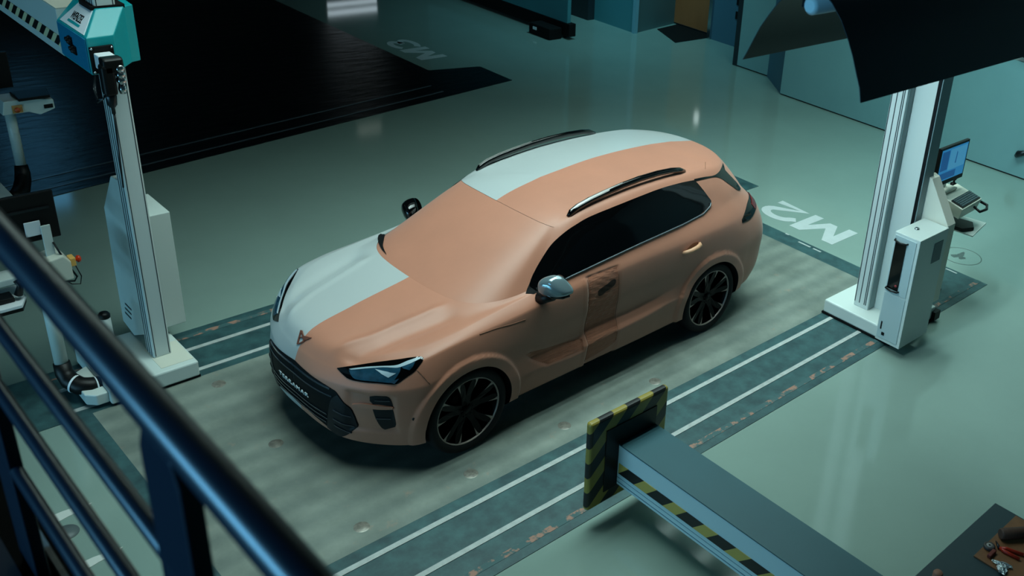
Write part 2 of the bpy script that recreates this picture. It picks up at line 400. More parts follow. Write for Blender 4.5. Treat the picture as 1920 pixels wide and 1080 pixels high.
WALLTEAL = mat('teal_wall', rgb(120, 160, 162), 0.5, var=0.05, scale=2)
WALLPALE = mat('pale_wall', rgb(196, 202, 188), 0.6)
WALLBLUE = mat('blue_pillar', rgb(62, 98, 116), 0.5)
WALLDARK = mat('dark_pillar', rgb(24, 36, 42), 0.5)
WALLTEAL2 = mat('deep_teal_wall', rgb(62, 128, 138), 0.5)
DOORW = mat('orange_door', rgb(150, 92, 54), 0.5, var=0.2, scale=3, stretch=(1, 1, .2))
DARKGAP = mat('dark_gap', rgb(10, 16, 18), 0.7)
CEIL = mat('ceiling_paint', rgb(30, 36, 38), 0.8)

def struct(o): return tag(o, kind='structure')
def slab(name, poly, z0, z1, m, parent=None, **k): return MB().prism(poly, 2, z0, z1).build(name, m, parent, **k)

struct(MB().box(-9, 12.2, -9, 15, -.12, -.006).build('floor', FLOOR))
struct(MB().box(-9, 12.2, -9, 15, 7.5, 7.6).build('ceiling', CEIL))
struct(MB().box(9.17, 9.4, -9, 3.6, .018, 1.565).build('wall_back', WALLTEAL))
struct(MB().box(9.22, 9.4, -9, 3.6, 1.565, 7.5).build('wall_back_upper', WALLPALE))
struct(MB().box(9.19, 9.4, -9, 3.6, -.006, .018).build('baseboard_back', DARKGAP))
struct(MB().prism([(9.19, 3.6), (9.78, 4.39), (9.95, 4.39), (9.95, 3.6)], 2, -.006, 7.5).build('trim_1', WALLBLUE))
struct(MB().box(9.78, 10.0, 4.39, 5.09, .018, 7.5).build('wall_recess', WALLTEAL))
struct(MB().box(9.80, 10.0, 4.39, 5.09, -.006, .018).build('baseboard_recess', DARKGAP))
struct(MB().box(9.78, 10.75, 5.09, 5.20, -.006, 7.5).build('trim_2', WALLDARK))
struct(MB().box(10.75, 10.95, 5.20, 6.7, -.006, 7.5).build('wall_entry', WALLBLUE))
struct(MB().box(10.70, 10.75, 6.62, 6.70, -.006, 2.4).build('trim_3', CHROME))
d1 = struct(MB().box(10.95, 11.0, 6.70, 7.86, .03, 2.2).build('door_1', DOORW))
MB().tube([(10.95, 6.84, 1.02), (10.88, 6.84, 1.02), (10.88, 6.98, 1.02)], .011, 8).build('door_handle', CHROME, d1)
MB().box(10.944, 10.95, 6.80, 6.88, .94, 1.12).build('lock_plate', CHROME, d1)
struct(MB().box(10.95, 11.1, 6.70, 7.86, 2.2, 7.5).build('wall_over_door', WALLTEAL2))
struct(MB().prism([(9.68, 7.63), (11.1, 7.86), (11.1, 8.1), (9.68, 7.8)], 2, -.006, 7.5).build('wall_return', mat('grey_teal_wall', rgb(72, 104, 108), .5)))
struct(MB().box(9.64, 9.72, 7.60, 7.68, -.006, 7.5).build('trim_4', mat('pale_blue_trim', rgb(110, 160, 176), .4)))
struct(MB().box(9.67, 9.9, 7.68, 8.8, -.006, 7.5).build('wall_corner', WALLTEAL2))
struct(MB().box(9.5, 9.9, 8.8, 9.8, -.006, 7.5).build('trim_5', WALLDARK))
struct(MB().box(9.7, 9.9, 9.8, 15, -.006, 7.5).build('wall_far', WALLDARK))
struct(MB().box(-9, 12.2, 15, 15.2, -.006, 7.5).build('wall_left', WALLDARK))
w1 = struct(MB().box(.7, 1.7, 14.93, 15.0, 2.5, 4.3).build('window_1', BLACKPL))
MB().box(.76, 1.64, 14.91, 14.935, 2.58, 4.22).build('pane', mat('daylit_pane', rgb(40, 90, 130), .3, emit=rgb(90, 175, 225), estr=1.6), w1)
MB().box(10.942, 10.952, 6.72, 7.05, 1.62, 1.86).build('glass_pane', mat('lit_pane', rgb(200, 210, 205), .2, emit=rgb(225, 240, 235), estr=2.0), d1)
MB().box(10.935, 10.945, 6.80, 6.82, 1.61, 1.87).build('glazing_bar', WALLDARK, d1)
w2 = struct(MB().box(7.75, 8.45, 14.93, 15.0, 3.75, 4.00).build('window_2', BLACKPL))
MB().box(7.80, 8.40, 14.91, 14.935, 3.79, 3.96).build('pane', mat('lit_pane_small', rgb(200, 210, 205), .2, emit=rgb(225, 235, 220), estr=.5), w2)
w3 = struct(MB().box(7.2, 8.5, 14.93, 15.0, .74, 1.10).build('lit_strips', BLACKPL))  # unseen glowing strips, added for their reflection in the floor
MB().box(7.25, 8.45, 14.91, 14.935, .78, .86).box(7.25, 8.45, 14.91, 14.935, .96, 1.06).build('pane', mat('lit_strip_low', rgb(200, 210, 215), .2, emit=rgb(215, 235, 245), estr=1.8), w3)
# notices on the blue wall of the entry
for k, (z0, z1) in enumerate(((.78, .92), (.52, .66))):
    tag(MB().box(10.735, 10.75, 5.86, 6.06, z0, z1).build('notice', BLACKPL),
        ['upper small dark square notice on the blue wall beside the orange door', 'lower small dark square notice on the blue wall beside the orange door'][k], 'notice', 'dark notices by the door')
tag(slab('doormat', [(9.9, 6.75), (11.0, 6.7), (11.0, 7.75), (10.3, 7.65)], -.006, .004, BLACKMT), 'dark doormat on the floor before the orange door', 'doormat')

# display board on a black wheeled base
bd = thing('display_board', 'big teal board on a low black wheeled base at the back', 'board', (8.25, 9.9, 0))
MB().box(8.2, 8.28, 7.87, 12.4, .29, 2.6).build('panel', WALLTEAL2, bd, bevel=.004)
MB().box(8.19, 8.35, 7.80, 12.4, .05, .285).build('base', BLACKMT, bd, bevel=.01)
for y in (8.0, 12.2):
    MB().lathe([(0, -.02), (.05, -.02), (.055, 0), (.05, .02), (0, .02)], (8.27, y, .05), (0, 1, 0), 20).build('castor', RUBBER, bd)
bx = thing('equipment_case', 'small dark case with a white latch at the foot of the board', 'case', (8.05, 8.2, 0))
MB().box(7.86, 8.15, 7.95, 8.55, -.004, .2).build('case_body', BLACKMT, bx, bevel=.015)
MB().box(7.85, 7.862, 8.32, 8.42, .10, .15).build('latch', LETTER, bx)

# ceiling tubes over the plate
cl_ = thing('ceiling_light', 'row of long white ceiling tube lights above the car', 'ceiling light', (2.2, .4, 6.5))
TUBEM = mat('lit_tube', rgb(230, 240, 240), .4, emit=(.73, 1.0, .97, 1), estr=5.0)
for y in (-1.4, -.85, -.3, .25, .8, 1.5, 2.3):
    MB().tube([(-1.8, y, 6.47), (6.2, y, 6.47)], .03, 10).build('tube', TUBEM, cl_)
    MB().box(-1.85, 6.25, y-.06, y+.06, 6.51, 6.56).build('housing', WALLPALE, cl_)
for x in (-1, 5.4): MB().tube([(x, -1.4, 6.58), (x, 2.3, 6.58)], .02, 8).tube([(x, .4, 6.58), (x, .4, 7.5)], .015, 8).build('suspension', WALLPALE, cl_)

# ---- the modelling plate and its two guide-rail beds
tag(MB().box(-1.852, 4.77, -1.297, 1.216, -.006, 0.0).build('surface_plate', PLATE), 'worn grey steel surface plate in the floor under the car', 'plate')
fr = thing('plate_border', 'dark teal border strips across both ends of the grey plate', 'border', (1.5, 0, 0))
MB().box(4.77, 5.005, -1.297, 1.216, -.006, -.001).build('end_strip', TEALBED, fr)
MB().box(-1.955, -1.852, -1.297, 1.216, -.006, -.001).build('end_strip', TEALBED, fr)
for x, y0, y1 in ((4.95, .60, .75), (4.95, -.30, -.13), (4.95, -.45, -.34), (5.0, .05, .1)):
    MB().box(x-.012, x+.012, y0, y1, -.001, .0015).build('metal_insert', STRIP, fr)
def rail_bed(label, s, y):
    t = thing('guide_rail', label, 'guide rail', (1.8, y[0], 0))
    MB().box(-2.25, 5.83, s*y[0], s*y[3], -.006, -.001).build('bed', TEALBED, t)
    for yy in (y[1], y[2]):
        MB().box(-1.95, 5.0, s*(yy-.021), s*(yy+.021), -.001, .004).build('rail_strip', STRIP, t)
    MB().box(-1.95, 5.83, s*(y[3]-.125), s*(y[3]-.075), -.001, .001).build('worn_edge', RUST, t)
    return t
rn = rail_bed('near dark teal guide rail bed with two pale strips, under the hazard plate', -1, (1.297, 1.417, 1.750, 2.048))
rf = rail_bed('far dark teal guide rail bed with two pale strips, behind the car', 1, (1.216, 1.317, 1.647, 1.956))
for x, y0, y1 in ((5.76, -1.50, -1.36), (5.78, -1.70, -1.56)):
    MB().box(x-.012, x+.012, y0, y1, -.001, .0015).build('metal_insert', STRIP, rn)

# neighbouring lane, its lack of light painted into the plate colour
m3 = thing('unlit_surface_plate', 'glossy surface plate of the neighbouring lane, coloured near-black for its lack of light', 'plate', (0, 7.5, 0))
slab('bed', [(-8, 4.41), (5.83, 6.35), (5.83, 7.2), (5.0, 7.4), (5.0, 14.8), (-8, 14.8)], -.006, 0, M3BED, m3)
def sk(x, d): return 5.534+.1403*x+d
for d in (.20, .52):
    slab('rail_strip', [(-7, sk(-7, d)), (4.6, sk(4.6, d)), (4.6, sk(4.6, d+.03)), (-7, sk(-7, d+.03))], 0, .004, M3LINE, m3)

# painted lane numbers
GLYPH = {'M': [[(0, 0), (0, 1), (.24, 1), (.5, .42), (.76, 1), (1, 1), (1, 0), (.8, 0), (.8, .62), (.585, .10), (.415, .10), (.2, .62), (.2, 0)]]}
def arc(cx, cy, rx, ry, a0, a1, n=14): return [(cx+rx*math.cos(math.radians(a0+(a1-a0)*k/n)), cy+ry*math.sin(math.radians(a0+(a1-a0)*k/n))) for k in range(n+1)]
STROKE = {'2': [(.0, .64)]+arc(.5, .66, .40, .245, 165, -35)+[(.16, .10), (.98, .10)],
          '3': arc(.46, .70, .40, .205, 160, -80)+arc(.46, .295, .44, .205, 75, -160)}
def thick(path, hw, hh):
    """outline of a broad painted stroke: left side then right side back"""
    L = []; R = []; n = len(path)
    for i, p in enumerate(path):
        a = path[max(i-1, 0)]; b = path[min(i+1, n-1)]; dx, dy = b[0]-a[0], b[1]-a[1]; l = math.hypot(dx, dy) or 1
        L.append((p[0]-dy/l*hw, p[1]+dx/l*hh)); R.append((p[0]+dy/l*hw, p[1]-dx/l*hh))
    return L, R
def lane_mark(s, label, x0, x1, y0, y1, m):
    mb = MB(); split = y0+(y1-y0)*.545; z0, z1 = -.006, -.0035
    for ch, a, b in ((s[0], y0, split), (s[1], split+.04*(y1-y0), y1)):
        W = lambda p: (x1-p[1]*(x1-x0), a+p[0]*(b-a))
        if ch in GLYPH:
            for pl in GLYPH[ch]: mb.prism([W(p) for p in pl], 2, z0, z1)
        else:
            L, R = thick(STROKE[ch], .125, .10)
            for i in range(len(L)-1): mb.prism([W(L[i]), W(L[i+1]), W(R[i+1]), W(R[i])], 2, z0, z1)
    return tag(mb.build('floor_marking', m), label, 'floor marking')
lane_mark('M2', 'white painted lane number M2 on the floor behind the car', 5.22, 5.73, -.405, .745, WHITEMARK)
lane_mark('M3', 'dim painted lane number M3 on the floor of the dark lane', 5.22, 5.71, 7.95, 9.15, WHITEMARK)
# worn paint strokes by the platform
for k, (x0, y0, y1) in enumerate(((-2.43, .16, .24), (-2.43, -.38, -.31))):
    pts = [(x0, y0), (x0+.04, y0-.006), (x0+.09, y0+.006), (x0+.20, y0+.02), (x0+.24, y0+.05), (x0+.17, y1-.012), (x0+.08, y1), (x0-.02, y1-.004)]
    tag(slab('worn_marking', pts, -.006, -.003, WORNMARK), ['worn white paint stroke on the floor seen between the two lowest rails, farther one', 'worn white paint stroke on the floor seen between the two lowest rails, nearer one'][k], 'floor marking', 'worn floor paint strokes')
tag(MB().lathe([(0, 0), (.075, 0), (.075, .003), (0, .003)], (-2.40, .02, -.006), (0, 0, 1), 28).build('worn_stain', mat('grey_stain', rgb(84, 96, 98), .5)), 'small round grey cover worn into the floor between worn paint strokes', 'mark')  # worn round stain on the floor, built as a thin disc
# rubbed ring on the floor near the keyboard
rs = MB().lathe([(.215, 0), (.226, 0), (.226, .002), (.215, .002), (.215, 0)], (6.235, -1.50, -.006), (0, 0, 1), 40)
tag(rs.build('scuff_ring', mat('scuff', rgb(88, 104, 98), .5)), 'thin dark scuff ring on the floor behind the white cabinet', 'scuff')
sm = []
for k in range(22):
    a = 2*math.pi*k/22; r = .06*(1+.45*math.sin(3*a+1)+.2*math.sin(7*a)); sm.append((6.22+r*math.cos(a)*1.5, -1.48+r*math.sin(a)))
tag(slab('stain', sm, -.0058, -.0045, mat('stain_grime', rgb(84, 100, 96), .5, var=.4, scale=30)), 'dark smeared stain inside the scuff ring on the floor', 'stain')

# round plugs in the plate
PLUG = mat('plug_steel', rgb(150, 146, 136), .35, metal=.4, var=.5, scale=30)
for k, (x, y, lab) in enumerate(((-.148, -1.131, 'beside the front wheel'), (.733, -1.114, 'beside the clay front door'), (-1.004, -1.124, 'nearest the railing'),
                             (-1.01, 1.028, 'by the base of the teal-headed machine'), (-1.02, .05, 'straight in front of the car'), (1.72, -1.12, 'between the doors and the hazard plate'))):
    tag(MB().lathe([(0, .003), (.036, .003), (.040, .0015), (.048, .0015), (.052, 0)], (x, y, 0), (0, 0, 1), 28).build('plate_plug', PLUG), 'round steel plug in the grey plate, '+lab, 'plug', 'round plugs in the plate')

# ---- viewing platform with its guard rail
RAILM = mat('rail_blue_black', rgb(16, 26, 38), 0.33, spec=0.6)
DECK = mat('platform_dark', rgb(10, 16, 26), 0.5)
struct(MB().box(-6.5, -3.20, -9, 1.5, 2.80, 3.03).build('floor_platform', DECK))
struct(MB().box(-3.20, -3.10, -9, 1.5, 2.72, 2.985).build('trim_6', BLACKMT))
struct(MB().box(-3.134, -3.122, -9, -3.63, 2.985, 3.0).build('trim_7', mat('pale_edge_strip', rgb(150, 150, 146), .5, var=.5, scale=14)))
gr = thing('guard_rail', 'dark blue-black steel guard rail along the viewing platform', 'railing', (-3.165, -4.5, 3.0))
MB().tube([(-3.165, -8.5, 4.0), (-3.165, 1.0, 4.0)], .0245, 24).build('top_rail', RAILM, gr)
for z in (3.743, 3.53, 3.31):
    MB().tube([(-3.165, -8.5, z), (-3.165, 1.0, z)], .0135, 18).build('rail', RAILM, gr)
for y in (-4.885, -3.84, -2.79, -1.74, -5.93):
    MB().prism([(y-.062, 2.78), (y+.062, 2.78), (y+.062, 3.93), (y+.045, 3.965), (y-.045, 3.965), (y-.062, 3.93)], 0, -3.178, -3.152).build('post', RAILM, gr, bevel=.003)
# ------------------------------------------------------------------ car parts
def part_from(V, F, name, m, off=0.0):
    vs, fs = sub_mesh(V, F); mb = MB(); mb.add(vs, fs, True); o = mb.build(name, m, car, local=True)
    if off:
        nrm = [v.normal.copy() for v in o.data.vertices]
        for v, n in zip(o.data.vertices, nrm): v.co += n*off
    return o
part_from(VL, FL['body'], 'clay_half', CLAY)['label'] = 'bare orange clay half of the body'
part_from(VR, FR['body'], 'painted_half', PAINT)['label'] = 'pale painted half of the body'
scr = MB()
_V = np.concatenate([VL, VR]); _F = FL['screen']+[tuple(i+len(VL) for i in f) for f in FR['screen']]
so = part_from(_V, _F, 'windscreen', CLAY); so['label'] = 'clay windscreen panel'
_bm = bmesh.new(); _bm.from_mesh(so.data); bmesh.ops.remove_doubles(_bm, verts=_bm.verts, dist=1e-4); _bm.to_mesh(so.data); _bm.free()
_n = [v.normal.copy() for v in so.data.vertices]
for v, n in zip(so.data.vertices, _n): v.co += n*(-.0025 if n.z > 0 else .0025)
um = MB()
for V, F in ((VL, FL['under']), (VR, FR['under'])):
    a, b = sub_mesh(V, F); um.add(a, b, True)
um.build('underbody', BLACKMT, car, local=True)
# wheel housings
for ax in (AXLE_F, AXLE_R):
    for s in (-1, 1):
        mb = MB(); n = 40; ring = [(ax+ARCH*math.cos(a), AXZ+ARCH*math.sin(a)) for a in np.linspace(math.radians(-16), math.radians(196), n)]
        hgt = []
        for x, z in ring:
            h = bvhL.ray_cast(Vector((ax+(x-ax)*1.02, -3, AXZ+(z-AXZ)*1.02)), Vector((0, 1, 0)))
            hgt.append(abs(h[0].y)-.003 if h[0] is not None else .87)
        vs = [(x, s*h, z) for (x, z), h in zip(ring, hgt)]+[(x, s*.52, z) for x, z in ring]+[(ax, s*.52, AXZ)]
        fs = [(k, k+1, n+k+1, n+k) for k in range(n-1)]+[(n+k, n+k+1, 2*n) for k in range(n-1)]
        mb.add(vs, fs, True); mb.build('wheel_housing', BLACKMT, car, local=True)

def resample(p, step, closed=True):
    p = [Vector(q) for q in p]; out = []; n = len(p)
    for i in range(n if closed else n-1):
        a, b = p[i], p[(i+1) % n]; k = max(1, int((b-a).length/step))
        out += [a+(b-a)*t/k for t in range(k)]
    if not closed: out.append(p[-1])
    return out

def smooth_outline(p, corner=42):
    """rounds a drawn outline through its points, leaving real corners sharp"""
    p = [Vector(q) for q in p]; n = len(p)
    if n < 7: return p
    sharp = []
    for i in range(n):
        a = (p[i]-p[i-1]).normalized(); b = (p[(i+1) % n]-p[i]).normalized()
        sharp.append(math.degrees(a.angle(b, 0)) > corner)
    out = []
    for i in range(n):
        a, b, c, d = p[i-1], p[i], p[(i+1) % n], p[(i+2) % n]; L = (c-b).length
        t0 = (c-b) if sharp[i] else (c-a).normalized()*L
        t1 = (c-b) if sharp[(i+1) % n] else (d-b).normalized()*L
        for k in range(4):
            t = k/4; out.append((2*t**3-3*t**2+1)*b+(t**3-2*t**2+t)*t0+(-2*t**3+3*t**2)*c+(t**3-t**2)*t1)
    return out

def patch(name, outline, m, off=.003, step=.02, parent=None, skirt=.004, mirror=False, dirn=None, inset_fn=None):
    """a panel lying on the body: outline in car space, filled, laid on the body surface and given a thickness"""
    P = resample(smooth_outline(outline), step); c = sum(P, Vector())/len(P)
    nrm = Vector()
    for i in range(len(P)): nrm += (P[i]-c).cross(P[(i+1) % len(P)]-c)
    nrm.normalize()
    if nrm.dot(Vector((-.5, -.8, .4))) < 0: nrm = -nrm
    u = nrm.orthogonal().normalized(); w = nrm.cross(u)
    b2 = [Vector(((p-c).dot(u), (p-c).dot(w))) for p in P]
    lo = (min(q.x for q in b2), min(q.y for q in b2)); hi = (max(q.x for q in b2), max(q.y for q in b2))
    pts = list(b2); nb = len(b2)
    y = lo[1]+step/2
    def inside(q):
        r = False
        for i in range(nb):
            a, b = b2[i], b2[i-1]
            if (a.y > q[1]) != (b.y > q[1]) and q[0] < (b.x-a.x)*(q[1]-a.y)/(b.y-a.y)+a.x: r = not r
        return r
    def far(q): return min((b.x-q[0])**2+(b.y-q[1])**2 for b in b2) > (step*.5)**2
    while y < hi[1]:
        x = lo[0]+step/2
        while x < hi[0]:
            if inside((x, y)) and far((x, y)): pts.append(Vector((x, y)))
            x += step
        y += step
    res = delaunay_2d_cdt(pts, [(i, (i+1) % nb) for i in range(nb)], [list(range(nb))], 1, 1e-6)
    vs2, fs = res[0], [tuple(f) for f in res[2]]
    top = []; bot = []
    for q in vs2:
        p = c+u*q.x+w*q.y
        h = bvhL.ray_cast(p+nrm*.25, -nrm)
        if h[0] is None or (h[0]-p).length > .2: h = bvhL.find_nearest(p)
        n = h[1] if h[1].dot(nrm) > 0 else -h[1]
        top.append(h[0]+n*off); bot.append(h[0]-n*skirt)
    n = len(top)
    cnt = {}
    for f in fs:
        for i in range(len(f)):
            e = (f[i], f[(i+1) % len(f)]); cnt[e] = cnt.get(e, 0)+1
    rim = [e for e in cnt if (e[1], e[0]) not in cnt]
    objs = []
    for s in ((1, -1) if mirror else (1,)):
        mb = MB()
        mb.add([(p.x, p.y*s, p.z) for p in top], fs, True)
        for a, b in rim: mb.add([(q.x, q.y*s, q.z) for q in (top[a], top[b], bot[b], bot[a])], [(0, 1, 2, 3)], False)
        objs.append(mb.build(name, m, parent if parent is not None else car, local=True))
    return objs

WINDOW = [(0.668,-0.757,1.104),(0.690,-0.738,1.131),(0.7351,-0.7175,1.1719),(0.8382,-0.6854,1.2489),(0.9643,-0.659,1.3323),(1.11,-0.6567,1.3985),(1.2063,-0.6588,1.4269),(1.3178,-0.6585,1.451),(1.4839,-0.6646,1.4682),(1.6577,-0.6681,1.4793),(1.9041,-0.6667,1.4907),(2.1662,-0.6612,1.4949),(2.4391,-0.6585,1.4806),(2.5858,-0.6597,1.4651),(2.6168,-0.68,1.434),(2.6559,-0.7157,1.3751),(2.721,-0.7663,1.2729),(2.7094,-0.7795,1.2495),(2.5781,-0.8049,1.2112),(2.4419,-0.8152,1.1959),(2.2999,-0.82,1.1866),(2.0287,-0.8254,1.1761),(1.771,-0.8289,1.1648),(1.4073,-0.8312,1.142),(1.1777,-0.8318,1.1253),(1.0129,-0.8307,1.1085),(0.8589,-0.8223,1.0916),(0.73,-0.814,1.072),(0.69,-0.800,1.070)]
for o in patch('side_window', WINDOW, BLACKGL, .003, .03, mirror=True): o['label'] = 'black side window band'
patch('mirror_triangle', [(.612,-.779,1.068),(.65,-.757,1.098),(.705,-.735,1.145),(.76,-.80,1.085),(.74,-.818,1.070),(.66,-.812,1.060)], BLACKMT, .0025, .012, mirror=True)
TRIM = [(2.5914,-0.6538,1.4719),(2.7298,-0.6527,1.4584),(2.8639,-0.6521,1.4413),(2.9505,-0.6343,1.4459),(3.0588,-0.5788,1.4543),(3.15,-0.5117,1.4473),(3.0924,-0.5937,1.4197),(3.1577,-0.6539,1.3339),(3.2196,-0.6993,1.2429),(3.1829,-0.7238,1.2391),(3.116,-0.73,1.269),(3.0304,-0.703,1.3342),(2.9509,-0.6726,1.3959),(2.8694,-0.6619,1.4277),(2.7185,-0.6644,1.4446),(2.5936,-0.6665,1.4554)]
patch('pillar_trim', TRIM, BLACKGL, .004, .02, mirror=True)
HEAD = [(-0.7267,-0.4005,0.7862),(-0.6637,-0.4881,0.8206),(-0.5586,-0.6062,0.8632),(-0.4507,-0.712,0.8942),(-0.3355,-0.8164,0.9214),(-0.3264,-0.8373,0.917),(-0.3383,-0.848,0.9056),(-0.3737,-0.8483,0.873),(-0.4063,-0.8447,0.8418),(-0.464,-0.8216,0.8029),(-0.5128,-0.7983,0.7667),(-0.5398,-0.7755,0.7604),(-0.5939,-0.712,0.7603),(-0.6523,-0.6285,0.7518),(-0.7082,-0.5206,0.7473),(-0.7235,-0.4475,0.7692)]
hl = patch('headlight', HEAD, BLACKGL, .003, .015, mirror=True)
LG = [(-0.6871,-0.4908,0.7971),(-0.629,-0.5645,0.8223),(-0.5591,-0.6512,0.8446),(-0.4864,-0.7326,0.8631),(-0.4624,-0.7724,0.8641),(-0.4782,-0.7824,0.8413),(-0.5187,-0.7772,0.7911),(-0.542,-0.7669,0.77),(-0.6171,-0.6716,0.7672),(-0.6817,-0.5646,0.7582),(-0.6912,-0.5283,0.7699)]
LC = [(-0.4606,-0.7699,0.8665),(-0.4233,-0.7969,0.8814),(-0.3804,-0.8219,0.8974),(-0.4059,-0.8269,0.8717),(-0.4284,-0.8216,0.8527),(-0.4539,-0.7911,0.8612)]
ST = [(-0.684,-0.4863,0.8023),(-0.6022,-0.5884,0.8359),(-0.532,-0.6742,0.8554),(-0.4714,-0.742,0.8701),(-0.41,-0.7778,0.8967),(-0.34,-0.8197,0.9184),(-0.3435,-0.8309,0.9124),(-0.4078,-0.8056,0.8879),(-0.467,-0.7667,0.8632),(-0.487,-0.7459,0.857),(-0.5361,-0.6802,0.8494),(-0.6072,-0.5957,0.8287),(-0.6759,-0.5064,0.8024)]
for nm, ol, m, off in (('lamp_unit', LG, LAMPGL, .006), ('lamp_unit', LC, LAMPGL, .006), ('light_strip', ST, LAMPW, .008)):
    for o, p in zip(patch(nm, ol, m, off, .012, mirror=True), hl): o.parent = p
# facets inside the lamp
for a, b, c_ in (((-.60, -.66, .835), (-.50, -.77, .83), (-.535, -.735, .80)), ((-.55, -.76, .775), (-.49, -.79, .80), (-.52, -.778, .765))):
    for o, p in zip(patch('reflector', [a, b, c_], LAMPW if b[2] == .83 else GREYGL, .009, .01, mirror=True), hl): o.parent = p

GR = [(-0.8252,0.0,0.6931),(-0.8233,-0.2123,0.6756),(-0.805,-0.3334,0.663),(-0.7767,-0.4408,0.642),(-0.7707,-0.4629,0.6265),(-0.7554,-0.5121,0.5701),(-0.7371,-0.5565,0.5141),(-0.718,-0.5874,0.4046),(-0.7189,-0.5788,0.373),(-0.755,-0.470,0.262),(-.776,-.40,.256),(-0.796,-0.3243,0.292),(-0.8197,-0.1253,0.3288),(-0.8179,0.0,0.3200)]
gl = patch('grille', GR, mat('grille_black', rgb(5, 7, 9), .6, spec=.12), .003, .018, mirror=True)
GC = [(-0.8031,-0.3872,0.4625),(-0.7931,-0.4185,0.5689),(-0.7715,-0.4634,0.6183),(-0.7557,-0.5122,0.5659),(-0.7374,-0.5565,0.5097),(-0.7201,-0.584,0.4037),(-0.721,-0.5754,0.3721),(-0.757,-0.468,0.265),(-.775,-.405,.262),(-0.7937,-0.3337,0.2867)]
for o, p in zip(patch('grille_corner', GC, mat('dark_blue_plastic', rgb(6, 14, 22), .4, spec=.25), .007, .015, mirror=True), gl): o.parent = p
def strip3(a, b, h):
    return [a, b, (b[0], b[1], b[2]-h), (a[0], a[1], a[2]-h)]
BARS = mat('grille_bar', rgb(28, 38, 50), .22, coat=.4)
for z, y0, y1, h in ((.655, 0, .40, .012), (.60, 0, .42, .010), (.43, 0, .36, .010), (.39, 0, .36, .010), (.35, .0, .34, .010)):
    ol = [(-.84, -y0, z+.01), (-.81, -(y0+y1)/2, z+.005), (-.78, -y1, z-.004), (-.78, -y1, z-.004-h), (-.81, -(y0+y1)/2, z+.005-h), (-.84, -y0, z+.01-h)]
    for o, p in zip(patch('grille_bar', ol, BARS, .009, .02, mirror=True), gl): o.parent = p
for z, y0, y1 in ((.48, .43, .555), (.40, .42, .57), (.345, .42, .55)):
    ol = [(-.78, -y0, z+.015), (-.74, -y1, z-.015), (-.74, -y1, z-.022), (-.78, -y0, z+.005)]
    for o, p in zip(patch('corner_blade', ol, BARS, .012, .015, mirror=True), gl): o.parent = p
# lettering across the grille
lt = text_mesh('lettering', 'TERRAMAR', LETTER, gl[0], .40, .030, .006, .0, 1.22)
for v in lt.data.vertices:
    y = .20-v.co.x
    h = bvhL.ray_cast(Vector((-2, -abs(y)-.0001, .492+v.co.y)), Vector((1, 0, 0)))
    v.co = Vector((h[0].x-.010-v.co.z, y, .492+v.co.y))
VU = [(-0.6571,-0.6726,0.65),(-0.6253,-0.7146,0.6642),(-0.5894,-0.7556,0.6673),(-0.57,-0.7756,0.6514),(-0.5605,-0.7844,0.6208),(-0.5549,-0.7892,0.5852),(-0.5743,-0.7709,0.5867),(-0.614,-0.7298,0.5942),(-0.6467,-0.69,0.5926),(-0.659,-0.6724,0.6154)]
VW = [(-0.6504,-0.6861,0.5567),(-0.6201,-0.7229,0.5533),(-0.557,-0.7873,0.5607),(-0.5492,-0.7942,0.5092),(-0.5403,-0.7978,0.4348),(-0.5443,-0.7887,0.4044),(-0.5903,-0.7333,0.3732),(-0.6079,-0.7194,0.3901),(-0.6362,-0.7016,0.4687)]
v1 = patch('air_vent', VU, GREYGL, .003, .012, mirror=True); v2 = patch('air_vent', VW, GREYGL, .003, .012, mirror=True)
for o in v1+v2: o.data.materials[0] = mat('vent_plastic', rgb(8, 16, 22), .4, spec=.25) if o is v1[0] else v1[0].data.materials[0]
for vz, vv in ((.625, v1), (.475, v2)):
    for o, p in zip(patch('vent_blade', [(-.635, -.70, vz+.004), (-.565, -.775, vz+.008), (-.565, -.775, vz), (-.635, -.70, vz-.004)], BARS, .008, .012, mirror=True), vv): o.parent = p
FIN = [(-0.7275,-0.5668,0.5686),(-0.6859,-0.6342,0.5898),(-0.6422,-0.6959,0.5914),(-0.5945,-0.7506,0.5874),(-0.5537,-0.7904,0.583),(-0.5555,-0.7887,0.5652),(-0.5953,-0.7497,0.5606),(-0.6435,-0.6949,0.5581),(-0.6876,-0.634,0.5594)]
fo = patch('bumper_fin', FIN, CLAY, .014, .012, mirror=True); fo[1].data.materials.clear(); fo[1].data.materials.append(PAINT)
TAIL = [(3.4079,-0.6806,1.1173),(3.4534,-0.6823,1.0784),(3.3466,-0.7882,1.0779),(3.2855,-0.8357,1.0456),(3.2268,-0.8609,1.0216),(3.1526,-0.8772,1.0154),(3.0471,-0.8929,1.0184),(3.049,-0.8848,1.0418),(3.1338,-0.8509,1.0816),(3.2315,-0.7966,1.1279)]
tl = patch('tail_light', [(3.47,-.60,1.13),(3.50,-.60,1.05),(3.42,-.74,1.055),(3.33,-.81,1.035),(3.2268,-.8609,1.005),(3.1526,-.8772,.995),(3.0471,-.8929,1.005),(3.049,-.8848,1.035),(3.1338,-.8509,1.085),(3.2315,-.7966,1.135),(3.34,-.72,1.145)], BLACKGL, .004, .015, mirror=True)
for o, p in zip(patch('red_lens', [(3.46,-.62,1.115),(3.48,-.62,1.065),(3.40,-.755,1.07),(3.31,-.82,1.045),(3.28,-.80,1.10),(3.36,-.72,1.125)], REDGL, .008, .015, mirror=True), tl): o.parent = p
cg = patch('cowl_gap', [(x, -y, z) for x, y, z in [(0.3444,0.7684,1.0339),(0.3747,0.7819,1.0368),(0.3729,0.7177,1.0547),(0.2995,0.6152,1.0784),(0.2313,0.5221,1.0723),(0.1799,0.3936,1.0635),(0.2058,0.5053,1.063),(0.2882,0.6853,1.0459)]], BLACKMT, .004, .015, mirror=True)
